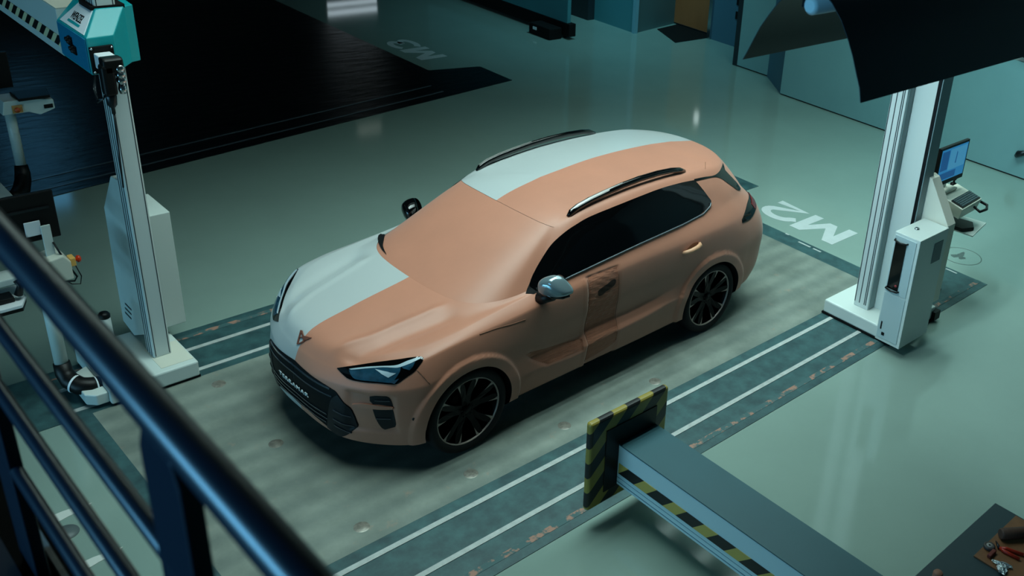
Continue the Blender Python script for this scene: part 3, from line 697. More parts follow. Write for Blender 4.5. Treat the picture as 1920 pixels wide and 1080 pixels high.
bpy.data.objects.remove(cg[0])
patch('hand_hole_shade', [(1.250,-.897,.890),(1.254,-.897,.912),(1.272,-.897,.928),(1.30,-.897,.936),(1.36,-.897,.951),(1.418,-.897,.966),(1.440,-.897,.963),(1.450,-.897,.945),(1.440,-.897,.922),(1.405,-.897,.902),(1.34,-.897,.883),(1.286,-.897,.868),(1.262,-.897,.871)], mat('hole_shade_clay', rgb(44, 26, 16), .9), .0035, .012)  # flat patch, the shade inside the hole put into its colour
patch('rough_clay_patch', [(1.17,-.9,1.05),(1.47,-.9,1.062),(1.475,-.9,.80),(1.48,-.9,.50),(1.475,-.9,.36),(1.40,-.9,.33),(1.16,-.9,.30),(1.155,-.9,.52),(1.16,-.9,.80)], CLAYR, .0015, .018)[0]['label'] = 'rough unfinished clay strip down the side'
patch('torn_clay_ledge', [(.52,-.9,.625),(.60,-.9,.545),(.73,-.9,.458),(.80,-.9,.448),(1.105,-.9,.438),(1.11,-.9,.53),(.98,-.9,.55),(.80,-.9,.575)], CLAYR, .0015, .018)[0]['label'] = 'torn clay edge low on the front door'
SEAMM = mat('seam_shadow_clay', rgb(116, 74, 54), .8)
def seam(pts, r=.0028):
    out = []
    for p in resample(pts, .02, False):
        h = bvhL.find_nearest(p); out.append(h[0]+h[1]*(.0004 if h[1].dot(Vector((0, -1, .3))) > 0 else -.0004))
    return MB().tube(out, r, 6).build('panel_seam', SEAMM, car, local=True)
seam([(-.395, -.85, .86), (-.36, -.88, .80), (-.33, -.905, .74)])
seam([(1.165, -.9, 1.065), (1.16, -.9, .9), (1.155, -.91, .7), (1.15, -.9, .5), (1.15, -.9, .30)], .0025)
seam([(1.478, -.9, 1.0), (1.482, -.9, .8), (1.485, -.9, .5), (1.48, -.9, .38)], .002)
seam([(.11, -.88, .955), (.25, -.89, .955), (.39, -.9, .942), (.515, -.9, .935)], .003)
seam([(2.80, -.60, 1.50), (2.92, -.50, 1.53)], .002)
MB().lathe([(0, .003), (.012, .003), (.013, 0)], (-.4458, -.877, .4825), (-.6, -.8, 0), 16).build('parking_sensor', BLACKPL, car, local=True)
# emblem on the nose
em = MB()
for ol in ([(-.781,.0313,.7909),(-.7771,.0191,.7974),(-.7334,.0492,.8567),(-.7202,.0641,.8689),(-.7234,.0735,.8658)], [(-.7226,.0711,.8666),(-.7197,.0576,.8696),(-.7454,-.0253,.8435),(-.7521,-.0289,.8347),(-.7541,-.0175,.8323)],
           [(-.781,.0313,.7909),(-.7489,-.0273,.8392),(-.7545,-.0291,.8313),(-.7766,.0124,.7982)], [(-.7367,.0107,.854),(-.7194,-.0691,.8694),(-.7459,-.037,.8427),(-.7483,-.0156,.8401)], [(-.7508,.0465,.836),(-.7429,.0078,.8468),(-.7464,.0057,.8425),(-.7543,.0407,.8313)]):
    n = len(ol); nv = Vector((-.72, 0, .69))
    em.add([Vector(p)+nv*.009 for p in ol]+[Vector(p)-nv*.012 for p in ol], [tuple(range(n)), tuple(range(n, 2*n))[::-1]]+[(i, (i+1) % n, n+(i+1) % n, n+i) for i in range(n)])
em.build('emblem', COPPER, car, local=True)
RAILSIL = mat('rail_silver', rgb(150, 146, 144), .35, metal=.3)
# bright strip along the window line, roof rails, door handle
for s in (-1, 1):
    bl = [(.70,.822,1.058),(.8567,.830,1.0885),(1.0116,.836,1.1069),(1.1753,.839,1.1199),(1.4049,.838,1.1364),(1.7683,.836,1.1591),(2.0258,.833,1.1703),(2.2965,.828,1.1809),(2.5715,.816,1.2021),(2.68,.795,1.236),(2.70,.785,1.262)]
    MB().tube([(x, s*(w+.002), z) for x, w, z in bl], .0065, 8).build('window_trim_strip', mat('satin_strip', rgb(84, 94, 100), .4, metal=.4), car, local=True)
    rp = [(1.185,.578,1.478),(1.215,.578,1.505),(1.29,.577,1.535),(1.42,.576,1.560),(1.57,.575,1.578),(1.78,.574,1.597),(1.985,.573,1.605),(2.2,.573,1.602),(2.375,.574,1.588),(2.48,.575,1.568),(2.55,.577,1.540)]
    mb = MB(); vs = []; fs = []
    for i, (x, w, z) in enumerate(rp):
        k = .5 if i in (0, len(rp)-1) else 1
        for dw, dz in ((-.018, .0), (-.012, .014), (.008, .016), (.02, .004), (.024, -.024), (-.016, -.024)): vs.append((x, s*(w+dw*k), z+dz*k))
    for i in range(len(rp)-1):
        for k in range(6): fs.append((i*6+k, i*6+(k+1) % 6, (i+1)*6+(k+1) % 6, (i+1)*6+k))
    mb.add(vs, fs, True); mb.f += [(0, 1, 2, 3, 4, 5), tuple(range(len(vs)-6, len(vs)))[::-1]]; mb.sm += [False, False]
    ro = mb.build('roof_rail', BLACKGL, car, local=True)
    mb2 = MB(); vs = []
    for i, (x, w, z) in enumerate(rp[1:6]):
        k = .6 if i in (0, 4) else 1
        for dw, dz in ((-.004*k, .0160), (.009*k, .0175), (.0215*k, .0045)): vs.append((x, s*(w+dw), z+dz))
    mb2.add(vs, [(i*3+k, i*3+k+1, (i+1)*3+k+1, (i+1)*3+k) for i in range(4) for k in (0, 1)], True)
    mb2.build('silver_cover', RAILSIL, ro, local=True)
hd = MB().tube([(2.235, -.905, .957), (2.26, -.935, .966), (2.30, -.952, .975), (2.37, -.953, .983), (2.42, -.940, .988), (2.45, -.910, .988)], [.012, .019, .021, .021, .020, .012], 12)
hd.build('door_handle', mat('pale_clay', rgb(190, 140, 108), .5), car, local=True)
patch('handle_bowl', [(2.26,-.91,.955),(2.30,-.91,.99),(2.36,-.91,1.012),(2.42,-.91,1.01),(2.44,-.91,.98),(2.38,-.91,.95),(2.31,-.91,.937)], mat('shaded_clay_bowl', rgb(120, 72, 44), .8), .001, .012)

# wing mirrors
def wing_mirror(s, m):
    vs = []; fs = []; nu, nv = 40, 24
    for i in range(nv+1):
        ph = math.pi*i/nv
        for k in range(nu):
            th = 2*math.pi*k/nu
            a, b, c = math.sin(ph)*math.cos(th), math.sin(ph)*math.sin(th), math.cos(ph)
            a, b, c = [math.copysign(abs(q)**.8, q) for q in (a, b, c)]
            x = .095*a if a < 0 else .055*a
            y = .118*b; z = .085*c*(1-.60*max(b, 0)**1.4)-.022*max(b, 0)+.012
            vs.append((.735+x+.045*b, s*(.985+y), 1.168+z-.02*(b < 0)*abs(b)))
    for i in range(nv):
        for k in range(nu): fs.append((i*nu+k, i*nu+(k+1) % nu, (i+1)*nu+(k+1) % nu, (i+1)*nu+k))
    mb = MB(); mb.add(vs, fs, True); o = mb.build('wing_mirror', m, car, local=True)
    MB().tube([(.69, s*.85, 1.03), (.70, s*.90, 1.055), (.72, s*.955, 1.10)], [.05, .042, .05], 14).build('mirror_foot', BLACKPL, o, local=True)
    MB().tube([(.66, s*.885, 1.125), (.655, s*.93, 1.118), (.68, s*1.0, 1.113), (.73, s*1.06, 1.117), (.775, s*1.088, 1.127)], [.012, .016, .018, .016, .010], 10).build('indicator_strip', BLACKGL, o, local=True)
    MB().lathe([(0, .004), (.072, .004), (.076, 0)], (.785, s*.985, 1.175), (1, 0, 0), 28).build('mirror_glass', CHROME, o, local=True)
    if s > 0: o.location = (.05, -.035, -.075)     # folded a little lower and further back on the painted side
    return o
wing_mirror(-1, SILVERGL)['label'] = 'silver wing mirror'
wing_mirror(1, BLACKGL)['label'] = 'gloss black wing mirror'

# wheels
def wheel(ax, s, yo):
    o3 = (ax, s*yo, AXZ); A = (0, s, 0)
    rim = MB().lathe([(.270, -.012), (.262, -.03), (.252, -.10), (.245, -.21)], o3, A, 64)
    rim.lathe([(0, -.075), (.14, -.075), (.15, -.085), (.15, -.11), (.252, -.13)], o3, A, 48)     # hub carrier and brake behind the spokes
    mach = MB().lathe([(.2745, -.006), (.270, -.002), (.2655, -.006), (.264, -.016)], o3, A, 72)
    for k in range(5):
        a0 = math.pi/2+2*math.pi*k/5
        def P(r, t, d):
            return (ax+math.cos(a0)*r-math.sin(a0)*t, s*(yo+d), AXZ+math.sin(a0)*r+math.cos(a0)*t)
        for q in (-1, 1):
            ol = [(.03, 0), (.045, .036*q), (.12, .042*q), (.185, .066*q), (.268, .100*q), (.268, .042*q), (.215, .020*q), (.17, .006*q), (.12, 0)]
            dep = [-.04, -.04, -.034, -.022, -.010, -.010, -.020, -.032, -.036]
            n = len(ol); vs = [P(r, t, d) for (r, t), d in zip(ol, dep)]+[P(r, t, d-.045) for (r, t), d in zip(ol, dep)]
            rim.add(vs, [tuple(range(n)), tuple(range(n, 2*n))[::-1]]+[(i, (i+1) % n, n+(i+1) % n, n+i) for i in range(n)])
            w = [(.268, .101*q), (.268, .064*q), (.230, .070*q), (.175, .060*q)]; dd = [-.007, -.007, -.012, -.020]
            mach.add([P(r, t, d) for (r, t), d in zip(w, dd)], [(0, 1, 2, 3)])
        bo = P(.052, 0, -.03); rim.lathe([(0, .006), (.007, .006), (.008, 0)], (bo[0], bo[1], bo[2]), A, 10)
    rim.lathe([(0, -.022), (.03, -.024), (.036, -.03), (.038, -.045)], o3, A, 28)
    w = rim.build('wheel', RIMB, car, local=True)
    ty = MB().lathe([(.272, -.02), (.276, -.004), (.290, .004), (.312, .008), (.330, .002), (.340, -.010), (.3455, -.03), (.347, -.05), (.347, -.19), (.340, -.215), (.315, -.232), (.272, -.225)], o3, A, 96)
    for r0 in (-.075, -.115, -.155): ty.lathe([(.3475, r0-.004), (.3478, r0), (.3475, r0+.004)], o3, A, 48)
    ty.build('tyre', RUBBER, w, local=True)
    mach.build('machined_face', RIMM, w, local=True)
for ax in (AXLE_F, AXLE_R):
    for s in (-1, 1): wheel(ax, s, .905)
# ------------------------------------------------------------------ measuring machines
MWHITE = mat('machine_white', rgb(196, 206, 202), 0.38, spec=0.5)
MCREAM = mat('machine_cream', rgb(206, 206, 192), 0.45)
MGREY = mat('machine_grey', rgb(120, 140, 142), 0.4)
MALU = mat('anodised_column', rgb(196, 206, 204), 0.35)
GROOVE = mat('groove_dark', rgb(38, 50, 56), 0.5)
HTEAL = mat('head_teal', rgb(18, 150, 156), 0.35)
HBLUE = mat('head_blue', rgb(24, 120, 158), 0.35)
STEELB = mat('dark_steel', rgb(40, 46, 50), 0.3, metal=0.7)
YEL = rgb(196, 170, 66); BLK = rgb(10, 11, 12)
def stripes(name, c1, c2, vec, period, duty=.5, rough=.45):
    """diagonal hazard stripes: dot(object position, vec) modulo period"""
    m = bpy.data.materials.new(name); m.use_nodes = True; nt = m.node_tree; p = nt.nodes['Principled BSDF']; p.inputs['Roughness'].default_value = rough
    tc = nt.nodes.new('ShaderNodeTexCoord'); d = nt.nodes.new('ShaderNodeVectorMath'); d.operation = 'DOT_PRODUCT'; d.inputs[1].default_value = vec
    nt.links.new(tc.outputs['Object'], d.inputs[0])
    k = nt.nodes.new('ShaderNodeMath'); k.operation = 'DIVIDE'; k.inputs[1].default_value = period; nt.links.new(d.outputs['Value'], k.inputs[0])
    f = nt.nodes.new('ShaderNodeMath'); f.operation = 'FRACT'; nt.links.new(k.outputs[0], f.inputs[0])
    g = nt.nodes.new('ShaderNodeMath'); g.operation = 'GREATER_THAN'; g.inputs[1].default_value = duty; nt.links.new(f.outputs[0], g.inputs[0])
    x = nt.nodes.new('ShaderNodeMix'); x.data_type = 'RGBA'; x.inputs['A'].default_value = c1; x.inputs['B'].default_value = c2
    nt.links.new(g.outputs[0], x.inputs['Factor']); nt.links.new(x.outputs['Result'], p.inputs['Base Color'])
    return m

# ---- machine with the teal head, on the far rail bed
ml = thing('measuring_machine', 'white column measuring machine with a teal head, left of the car', 'machine', (-1.4, 1.55, 0))
b = MB().prism([(-1.075, 1.20), (-1.075, 1.95), (-1.72, 1.95), (-1.72, 1.20)], 2, .022, .155); b.build('base', MWHITE, ml, bevel=.014)
MB().box(-1.70, -1.07, 1.21, 1.94, 0.004, .022).build('base_skirt', BLACKMT, ml)
MB().box(-1.33, -1.09, 1.26, 1.60, .155, .158).build('base_plate', MCREAM, ml)
MB().prism([(-1.72, 1.24), (-1.80, 1.24), (-1.86, 1.30), (-1.86, 1.62), (-1.72, 1.70)], 2, .03, .12).build('cable_bracket', MWHITE, ml, bevel=.008)
cl = MB().box(-1.318, -1.184, 1.43, 1.585, .155, 3.6).build('column', MALU, ml, bevel=.012)
g = MB()
for y in (1.462, 1.505, 1.548): g.box(-1.3195, -1.317, y-.007, y+.007, .17, 3.6)
g.box(-1.305, -1.299, 1.4285, 1.431, .17, 3.6).box(-1.203, -1.197, 1.4285, 1.431, .17, 3.6)
g.build('column_groove', GROOVE, cl)
MB().prism([(1.585, 1.62), (1.74, 1.60), (2.03, 1.24), (2.06, .66), (2.07, .20), (1.85, .165), (1.585, .30)], 0, -1.312, -1.19).build('side_cover', MWHITE, ml, bevel=.006)
cb = MB().box(-1.15, -.955, 1.70, 2.13, .235, 1.232).build('cabinet', MWHITE, ml, bevel=.006)
MB().box(-.955, -.945, 1.80, 1.84, 1.17, 1.21).box(-.955, -.945, 1.80, 1.84, .62, .66).build('hinge', BLACKPL, cb)
MB().box(-1.19, -1.15, 1.585, 1.95, .3, 1.15).build('cabinet_mount', MGREY, ml)
vt = MB()
for k in range(3): vt.box(-1.3145, -1.312, 1.80+.02*k, 1.93+.02*k, .42-.05*k, .435-.05*k)
vt.build('vent_slot', GROOVE, ml)
# handle post with a black cap
hp = MB().tube([(-1.555, 1.62, .155), (-1.555, 1.62, .53)], [.044, .040], 20).build('hand_post', MWHITE, ml)
MB().lathe([(.041, .53), (.042, .555), (.030, .572), (0, .576)], (-1.555, 1.62, 0), (0, 0, 1), 24).build('post_cap', BLACKPL, hp)
# head: faceted box round the column
def loft(bot, top): 
    n = len(bot); return bot+top, [tuple(range(n))[::-1], tuple(range(n, 2*n))]+[(i, (i+1) % n, n+(i+1) % n, n+i) for i in range(n)]
hv = [(-1.450, 1.245, 2.525), (-1.278, 1.262, 2.525), (-1.140, 1.425, 2.525), (-1.075, 1.447, 2.525), (-1.055, 1.80, 2.525), (-1.452, 1.80, 2.525),
      (-1.450, 1.245, 2.772), (-1.278, 1.262, 2.772), (-1.452, 1.80, 2.772),
      (-1.317, 1.41, 2.917), (-1.140, 1.425, 2.915), (-1.075, 1.447, 2.917), (-1.055, 1.80, 2.917), (-1.317, 1.80, 2.917)]
hf = [(0, 1, 7, 6), (6, 7, 10, 9), (1, 2, 10, 7), (2, 3, 11, 10), (3, 4, 12, 11), (4, 5, 8, 13, 12), (5, 0, 6, 8), (8, 6, 9, 13), (9, 10, 11, 12, 13), (5, 4, 3, 2, 1, 0)]
head = MB().add(hv, hf).build('head', HTEAL, ml, bevel=.005)
MB().box(-1.458, -1.449, 1.262, 1.79, 2.54, 2.765).build('side_panel', HBLUE, head, bevel=.002)
W_ = Vector((.134, 0, .145)).normalized(); nv = Vector((-.145, 0, .134)).normalized(); B_ = Vector((-1.4505, 0, 2.772))
lp = [B_+Vector((0, y, 0))+W_*u for y, u in ((1.30, .012), (1.755, .012), (1.68, .182), (1.43, .182))]
lpm = MB().add([p+nv*.004 for p in lp]+[p-nv*.01 for p in lp], [(0, 1, 2, 3), (7, 6, 5, 4)]+[(i, (i+1) % 4, 4+(i+1) % 4, 4+i) for i in range(4)]).build('logo_panel', LETTER, head)
tx = text_mesh('lettering', 'WENZEL', BLACKMT, head, .20, .055, .002, .008)
sh = parent_world(lpm)
for v in tx.data.vertices: v.co = B_+Vector((0, 1.645-v.co.x, 0))+W_*(.062+v.co.y)+nv*(.0042+v.co.z)-sh
MB().add([B_+Vector((0, y, 0))+W_*u+nv*.005 for y, u in ((1.65, .034), (1.43, .034), (1.43, .052), (1.65, .052))], [(0, 1, 2, 3)]).build('logo_bar', HTEAL, head)
kn = MB()
for y, z in ((1.56, 2.700), (1.53, 2.690), (1.505, 2.650), (1.475, 2.640)): kn.lathe([(0, .03), (.014, .03), (.016, 0)], (-1.458, y, z), (-1, 0, 0), 14)
kn.box(-1.468, -1.457, 1.515, 1.585, 2.655, 2.715).box(-1.468, -1.457, 1.455, 1.53, 2.61, 2.665)
kn.build('connector', BLACKPL, head)
MB().box(-1.345, -1.13, 1.425, 1.64, 2.905, 2.932).build('column_collar', BLACKMT, head, bevel=.004)
sr = MB().box(-1.446, -1.300, 1.232, 1.262, 2.535, 2.715).build('arm_seal', BLACKMT, head, bevel=.004)
bo = MB()
for x in (-1.435, -1.311):
    for z in (2.546, 2.704): bo.lathe([(0, .006), (.007, .004), (.008, 0)], (x, 1.232, z), (0, -1, 0), 10)
bo.build('bolt', CHROME, head)
# horizontal arm: nose towards the car, long beam away from it
MB().box(-1.425, -1.325, 1.06, 1.245, 2.575, 2.675).build('arm_nose', LETTER, ml, bevel=.006)
bm_ = MB().box(-1.448, -1.11, 1.80, 5.2, 2.515, 2.845).build('arm_beam', MWHITE, ml, bevel=.006)
MB().box(-1.446, -1.112, 1.80, 5.2, 2.845, 2.851).build('arm_top_cover', MCREAM, bm_)
MB().box(-1.4515, -1.448, 1.80, 5.2, 2.575, 2.655).build('hazard_tape', stripes('hazard_tape_pale', rgb(206, 200, 160), BLK, (0, .75, 1.0), .12, .45), bm_)
ep = MB().box(-1.50, -1.05, 5.2, 5.25, 2.38, 2.98).build('hazard_plate', stripes('hazard_plate_stripe', YEL, BLK, (.7, .0, .7), .16), bm_, bevel=.02)
# probe head hanging from the nose
wr = MB().prism([(1.062, 2.70), (.985, 2.705), (.965, 2.69), (.965, 2.60), (1.062, 2.60)], 0, -1.455, -1.335).build('wrist', BLACKPL, ml, bevel=.012)
MB().box(-1.470, -1.392, .965, 1.055, 2.455, 2.66).build('wrist_body', BLACKPL, wr, bevel=.018)
pj = MB()
for z in (2.63, 2.59, 2.55): pj.lathe([(0, -.03), (.022, -.03), (.028, -.015), (.028, .015), (.022, .03), (0, .03)], (-1.36, .99, z), (0, 1, 0), 18)
pj.lathe([(0, 0), (.02, 0), (.026, .03), (.018, .07), (0, .07)], (-1.36, .99, 2.46), (0, 0, 1), 18)
pj.build('probe_joint', CHROME, wr)
MB().lathe([(0, .08), (.030, .08), (.034, .06), (.028, 0), (.012, -.02), (.012, -.06), (0, -.06)], (-1.43, 1.01, 2.385), (0, 0, 1), 20).build('probe', STEELB, wr)
MB().tube([(-1.43, 1.01, 2.33), (-1.44, 1.01, 2.05), (-1.45, 1.01, 1.80)], .006, 8).build('stylus', STEELB, wr)
cbp = MB()
for q in (0, 1): cbp.tube([(-1.45, 1.20, 2.53), (-1.49+.01*q, 1.13, 2.47), (-1.50, 1.06, 2.42-.02*q), (-1.475, 1.02, 2.43), (-1.45, 1.02, 2.47)], .006, 8)
cbp.build('cable', STEELB, wr)
# console on a swivelling pole at the end of the base
cs = MB().tube([(-1.72, 1.40, .11), (-1.78, 1.40, .115), (-1.845, 1.43, .125), (-1.885, 1.52, .145), (-1.896, 1.585, .19), (-1.897, 1.60, .27)], [.060, .066, .068, .066, .062, .056], 20).build('console_elbow', BLACKPL, ml)
rg = MB()
rg.lathe([(.0685, -.008), (.0695, 0), (.0685, .008)], (-1.868, 1.47, .133), (-.55, .8, .2), 28).lathe([(.061, -.006), (.0665, 0), (.061, .006)], (-1.75, 1.40, .113), (-1, 0, .05), 28)
rg.build('elbow_ring', LETTER, cs)
MB().tube([(-1.897, 1.60, .25), (-1.897, 1.60, .98)], .046, 20).build('console_pole', MWHITE, ml)
bxc = MB().prism([(-1.72, .96), (-1.97, .96), (-2.02, 1.02), (-2.00, 1.12), (-1.76, 1.16), (-1.72, 1.10)], 1, 1.52, 1.72).build('console_box', MCREAM, ml, bevel=.01)
MB().box(-1.72, -1.685, 1.54, 1.62, 1.05, 1.115).build('stop_button_box', mat('yellow_plastic', rgb(226, 176, 92), .4), bxc, bevel=.005)
MB().lathe([(.012, 0), (.014, .014), (.026, .018), (.026, .034), (.016, .042), (0, .044)], (-1.685, 1.58, 1.083), (1, 0, 0), 20).build('stop_button', mat('red_button', rgb(214, 58, 22), .3), bxc)
mo = MB().box(-2.30, -1.705, 1.70, 1.74, 1.235, 1.60).build('monitor', BLACKPL, ml, bevel=.008)
MB().box(-2.27, -1.735, 1.738, 1.743, 1.27, 1.57).build('screen', mat('monitor_screen_dim', rgb(30, 80, 130), .15, emit=rgb(40, 130, 200), estr=.6), mo)
MB().box(-2.24, -1.75, 1.685, 1.70, 1.475, 1.492).build('monitor_ridge', STEELB, mo)
MB().box(-1.925, -1.825, 1.675, 1.685, 1.29, 1.40).build('monitor_mount', LETTER, mo, bevel=.003)
MB().box(-1.845, -1.785, 1.60, 1.615, 1.10, 1.385).build('monitor_post', MWHITE, ml, bevel=.003)
MB().box(-1.83, -1.80, 1.615, 1.675, 1.33, 1.36).build('post_link', STEELB, ml)
MB().prism([(-2.02, 1.60), (-2.08, 1.47), (-2.46, 1.47), (-2.46, 1.80), (-2.02, 1.80)], 2, .865, .89).build('console_shelf', LETTER, ml, bevel=.004)
MB().prism([(-2.02, 1.62), (-2.075, 1.49), (-2.45, 1.49), (-2.45, 1.78), (-2.02, 1.78)], 2, .83, .865).build('shelf_underside', BLACKPL, ml)
MB().box(-2.40, -2.10, 1.54, 1.66, .89, .925).build('keyboard', BLACKPL, ml, bevel=.006)
MB().box(-2.44, -2.03, 1.62, 1.78, .98, 1.035).build('console_tray', MWHITE, ml, bevel=.008)
MB().tube([(-2.07, 1.56, .93), (-2.05, 1.55, 1.0), (-2.06, 1.56, 1.04)], [.028, .02, .025], 14).build('joystick', BLACKPL, ml)
cc = MB()
cc.tube([(-1.79, 1.595, 1.25), (-1.77, 1.56, 1.17), (-1.735, 1.53, 1.06), (-1.70, 1.53, .97), (-1.72, 1.53, .94), (-1.78, 1.54, .95)], .007, 8)
cc.tube([(-1.69, 1.56, 1.05), (-1.67, 1.54, .96), (-1.69, 1.52, .91), (-1.74, 1.53, .92), (-1.77, 1.55, .95)], .004, 8)
cc.build('cable', BLACKPL, ml)

# ---- machine with the cabinet, on the near rail bed
mr = thing('measuring_machine', 'white column measuring machine with a tall cabinet, right of the car', 'machine', (4.2, -1.7, 0))
MB().prism([(3.855, -1.30), (4.66, -1.30), (4.66, -2.08), (3.855, -2.08)], 2, .022, .155).build('base', MWHITE, mr, bevel=.014)
MB().box(3.85, 4.67, -2.09, -1.29, .004, .022).build('base_skirt', BLACKMT, mr)
MB().box(4.60, 4.70, -2.12, -1.95, .02, .11).build('end_buffer', BLACKPL, mr)
cr = MB().box(4.006, 4.30, -1.700, -1.538, .155, 3.6).build('column', MALU, mr, bevel=.006)
g = MB()
for y in (-1.548, -1.600, -1.655, -1.672): g.box(4.0035, 4.007, y-.004, y+.004, .20, 3.6)
g.build('column_groove', GROOVE, cr)
MB().box(4.03, 4.11, -1.705, -1.698, .16, 3.6).build('side_strip', MGREY, cr)
cv = MB().box(4.12, 4.28, -1.915, -1.700, .155, 3.6).build('column_cover', MWHITE, mr, bevel=.003)
MB().box(4.112, 4.125, -1.945, -1.917, .9, 3.6).build('cable_chain', BLACKPL, cv)
MB().box(4.125, 4.29, -1.955, -1.917, .9, 3.6).build('chain_cover', MGREY, mr)
wd = MB().prism([(-1.93, 1.60), (-1.985, 1.58), (-2.235, 1.20), (-2.235, .40), (-1.93, .40)], 0, 4.225, 4.36).build('side_cover', MCREAM, mr, bevel=.004)
cab = MB().box(3.73, 4.215, -2.255, -1.992, .095, 1.20).build('cabinet', MWHITE, mr, bevel=.004)
MB().box(4.0, 4.15, -2.2585, -2.254, .90, 1.10).build('cabinet_vent', mat('vent_grey', rgb(70, 90, 96), .5), cab)
fp = MB()
for y0, y1, z0, z1 in ((-2.225, -2.005, .13, .60), (-2.225, -2.005, .615, 1.175)): fp.box(3.722, 3.731, y0, y1, z0, z1)
fp.build('cabinet_panel', mat('pale_panel', rgb(168, 186, 188), .4), cab, bevel=.003)
MB().prism([(-2.02, 1.12), (-2.135, 1.12), (-2.135, .65), (-2.02, .65)], 0, 3.712, 3.724).build('control_window', BLACKGL, cab, bevel=.008)
hdl = MB()
for z in (1.135, .655): hdl.tube([(3.72, -2.015, z), (3.695, -2.02, z), (3.69, -2.08, z-.01), (3.695, -2.14, z-.004), (3.72, -2.145, z-.004)], .008, 8)
hdl.build('window_bar', BLACKPL, cab)
MB().lathe([(0, .006), (.012, .005), (.012, 0)], (3.712, -2.11, .70), (-1, 0, 0), 14).build('indicator', mat('red_indicator', rgb(150, 60, 62), .3), cab)
MB().box(3.718, 3.723, -2.045, -2.032, .22, .30).box(3.718, 3.723, -2.085, -2.055, .165, .195).build('door_latch', BLACKPL, cab)
MB().lathe([(0, .014), (.020, .014), (.024, .008), (.024, 0)], (3.93, -2.09, 1.20), (0, 0, 1), 20).build('top_plug', CHROME, cab)
# operator console
MB().box(4.36, 5.0, -1.85, -1.72, .93, 1.02).build('console_arm', MCREAM, mr, bevel=.006)
MB().tube([(5.2, -1.75, .02), (5.2, -1.75, .98)], .04, 16).build('console_pole', MWHITE, mr)
MB().box(5.12, 5.28, -1.80, -1.60, .0, .022).build('pole_foot', BLACKPL, mr)
tr = MB().add([(4.96, -1.99, 1.085), (5.40, -1.96, 1.085), (5.46, -1.63, 1.125), (5.02, -1.66, 1.125), (4.99, -1.95, .96), (5.38, -1.93, .96), (5.44, -1.63, .985), (5.05, -1.66, .985)],
         [(0, 1, 2, 3), (7, 6, 5, 4), (0, 4, 5, 1), (1, 5, 6, 2), (2, 6, 7, 3), (3, 7, 4, 0)]).build('console_tray', MCREAM, mr, bevel=.006)
kb = MB().add([(4.985, -1.975, 1.088), (5.385, -1.947, 1.088), (5.415, -1.80, 1.106), (5.01, -1.827, 1.106), (4.985, -1.975, 1.100), (5.385, -1.947, 1.100), (5.415, -1.80, 1.118), (5.01, -1.827, 1.118)],
         [(0, 1, 2, 3), (7, 6, 5, 4), (0, 4, 5, 1), (1, 5, 6, 2), (2, 6, 7, 3), (3, 7, 4, 0)]).build('keyboard', BLACKPL, mr, bevel=.003)
ky = MB(); KEY = mat('grey_keys', rgb(62, 84, 90), .5)
for r in range(5):
    for c in range(14):
        u0, u1 = (c+.12)/14*.93+.035, (c+.88)/14*.93+.035; v0, v1 = (r+.14)/5*.88+.06, (r+.86)/5*.88+.06
        A, B, C_, D = Vector((4.985, -1.975, 1.1005)), Vector((5.385, -1.947, 1.1005)), Vector((5.415, -1.80, 1.1185)), Vector((5.01, -1.827, 1.1185))
        q = lambda u, v: (A*(1-u)+B*u)*(1-v)+(D*(1-u)+C_*u)*v
        b4 = [q(u0, v0), q(u1, v0), q(u1, v1), q(u0, v1)]
        ky.add(b4+[p+Vector((0, -.0005, .004)) for p in b4], [(4, 5, 6, 7), (0, 1, 5, 4), (1, 2, 6, 5), (2, 3, 7, 6), (3, 0, 4, 7)])
ky.build('key_rows', KEY, kb)
MB().box(5.0, 5.30, -1.72, -1.60, 1.125, 1.15).build('monitor_foot', MCREAM, mr, bevel=.005)
MB().box(5.14, 5.22, -1.63, -1.60, 1.14, 1.45).build('monitor_post', MWHITE, mr)
mn = MB().box(4.845, 5.395, -1.70, -1.665, 1.235, 1.645).build('monitor', BLACKPL, mr, bevel=.005)
SCR = mat('monitor_screen', rgb(40, 110, 170), .12, emit=rgb(52, 150, 214), estr=.42)
sc_ = MB().box(4.872, 5.37, -1.7025, -1.699, 1.285, 1.622).build('screen', SCR, mn)
SCD = mat('monitor_graphic', rgb(20, 60, 110), .2, emit=rgb(30, 100, 168), estr=.42)
SCL = mat('monitor_window', rgb(60, 130, 180), .2, emit=rgb(84, 174, 222), estr=.42)
MB().box(4.885, 5.02, -1.704, -1.7025, 1.40, 1.60).box(4.885, 5.20, -1.704, -1.7025, 1.30, 1.37).build('screen_panel', SCD, mn)
MB().box(5.035, 5.355, -1.7035, -1.7025, 1.385, 1.605).build('screen_view', SCL, mn)
MB().add([(5.155, -1.7045, 1.44), (5.175, -1.7045, 1.44), (5.18, -1.7045, 1.55), (5.165, -1.7045, 1.57)], [(0, 1, 2, 3)]).build('screen_figure', SCD, mn)
cw = MB(); cw.tube([(4.83, -1.66, 1.50), (4.81, -1.65, 1.47), (4.80, -1.64, 1.40)], .008, 8).tube([(4.86, -1.66, 1.26), (4.82, -1.66, 1.22), (4.78, -1.67, 1.19)], .010, 8)
cw.build('cable', BLACKPL, mr)
js = MB().lathe([(.035, 0), (.032, .02), (.012, .03), (.010, .06)], (5.44, -1.60, 1.10), (0, 0, 1), 18); js.lathe([(0, -.024), (.018, -.018), (.026, 0), (.018, .018), (0, .024)], (5.44, -1.60, 1.175), (0, 0, 1), 18)
js.build('joystick', BLACKPL, mr)
MB().box(5.36, 5.46, -1.66, -1.56, .99, 1.10).build('joystick_mount', MCREAM, mr)
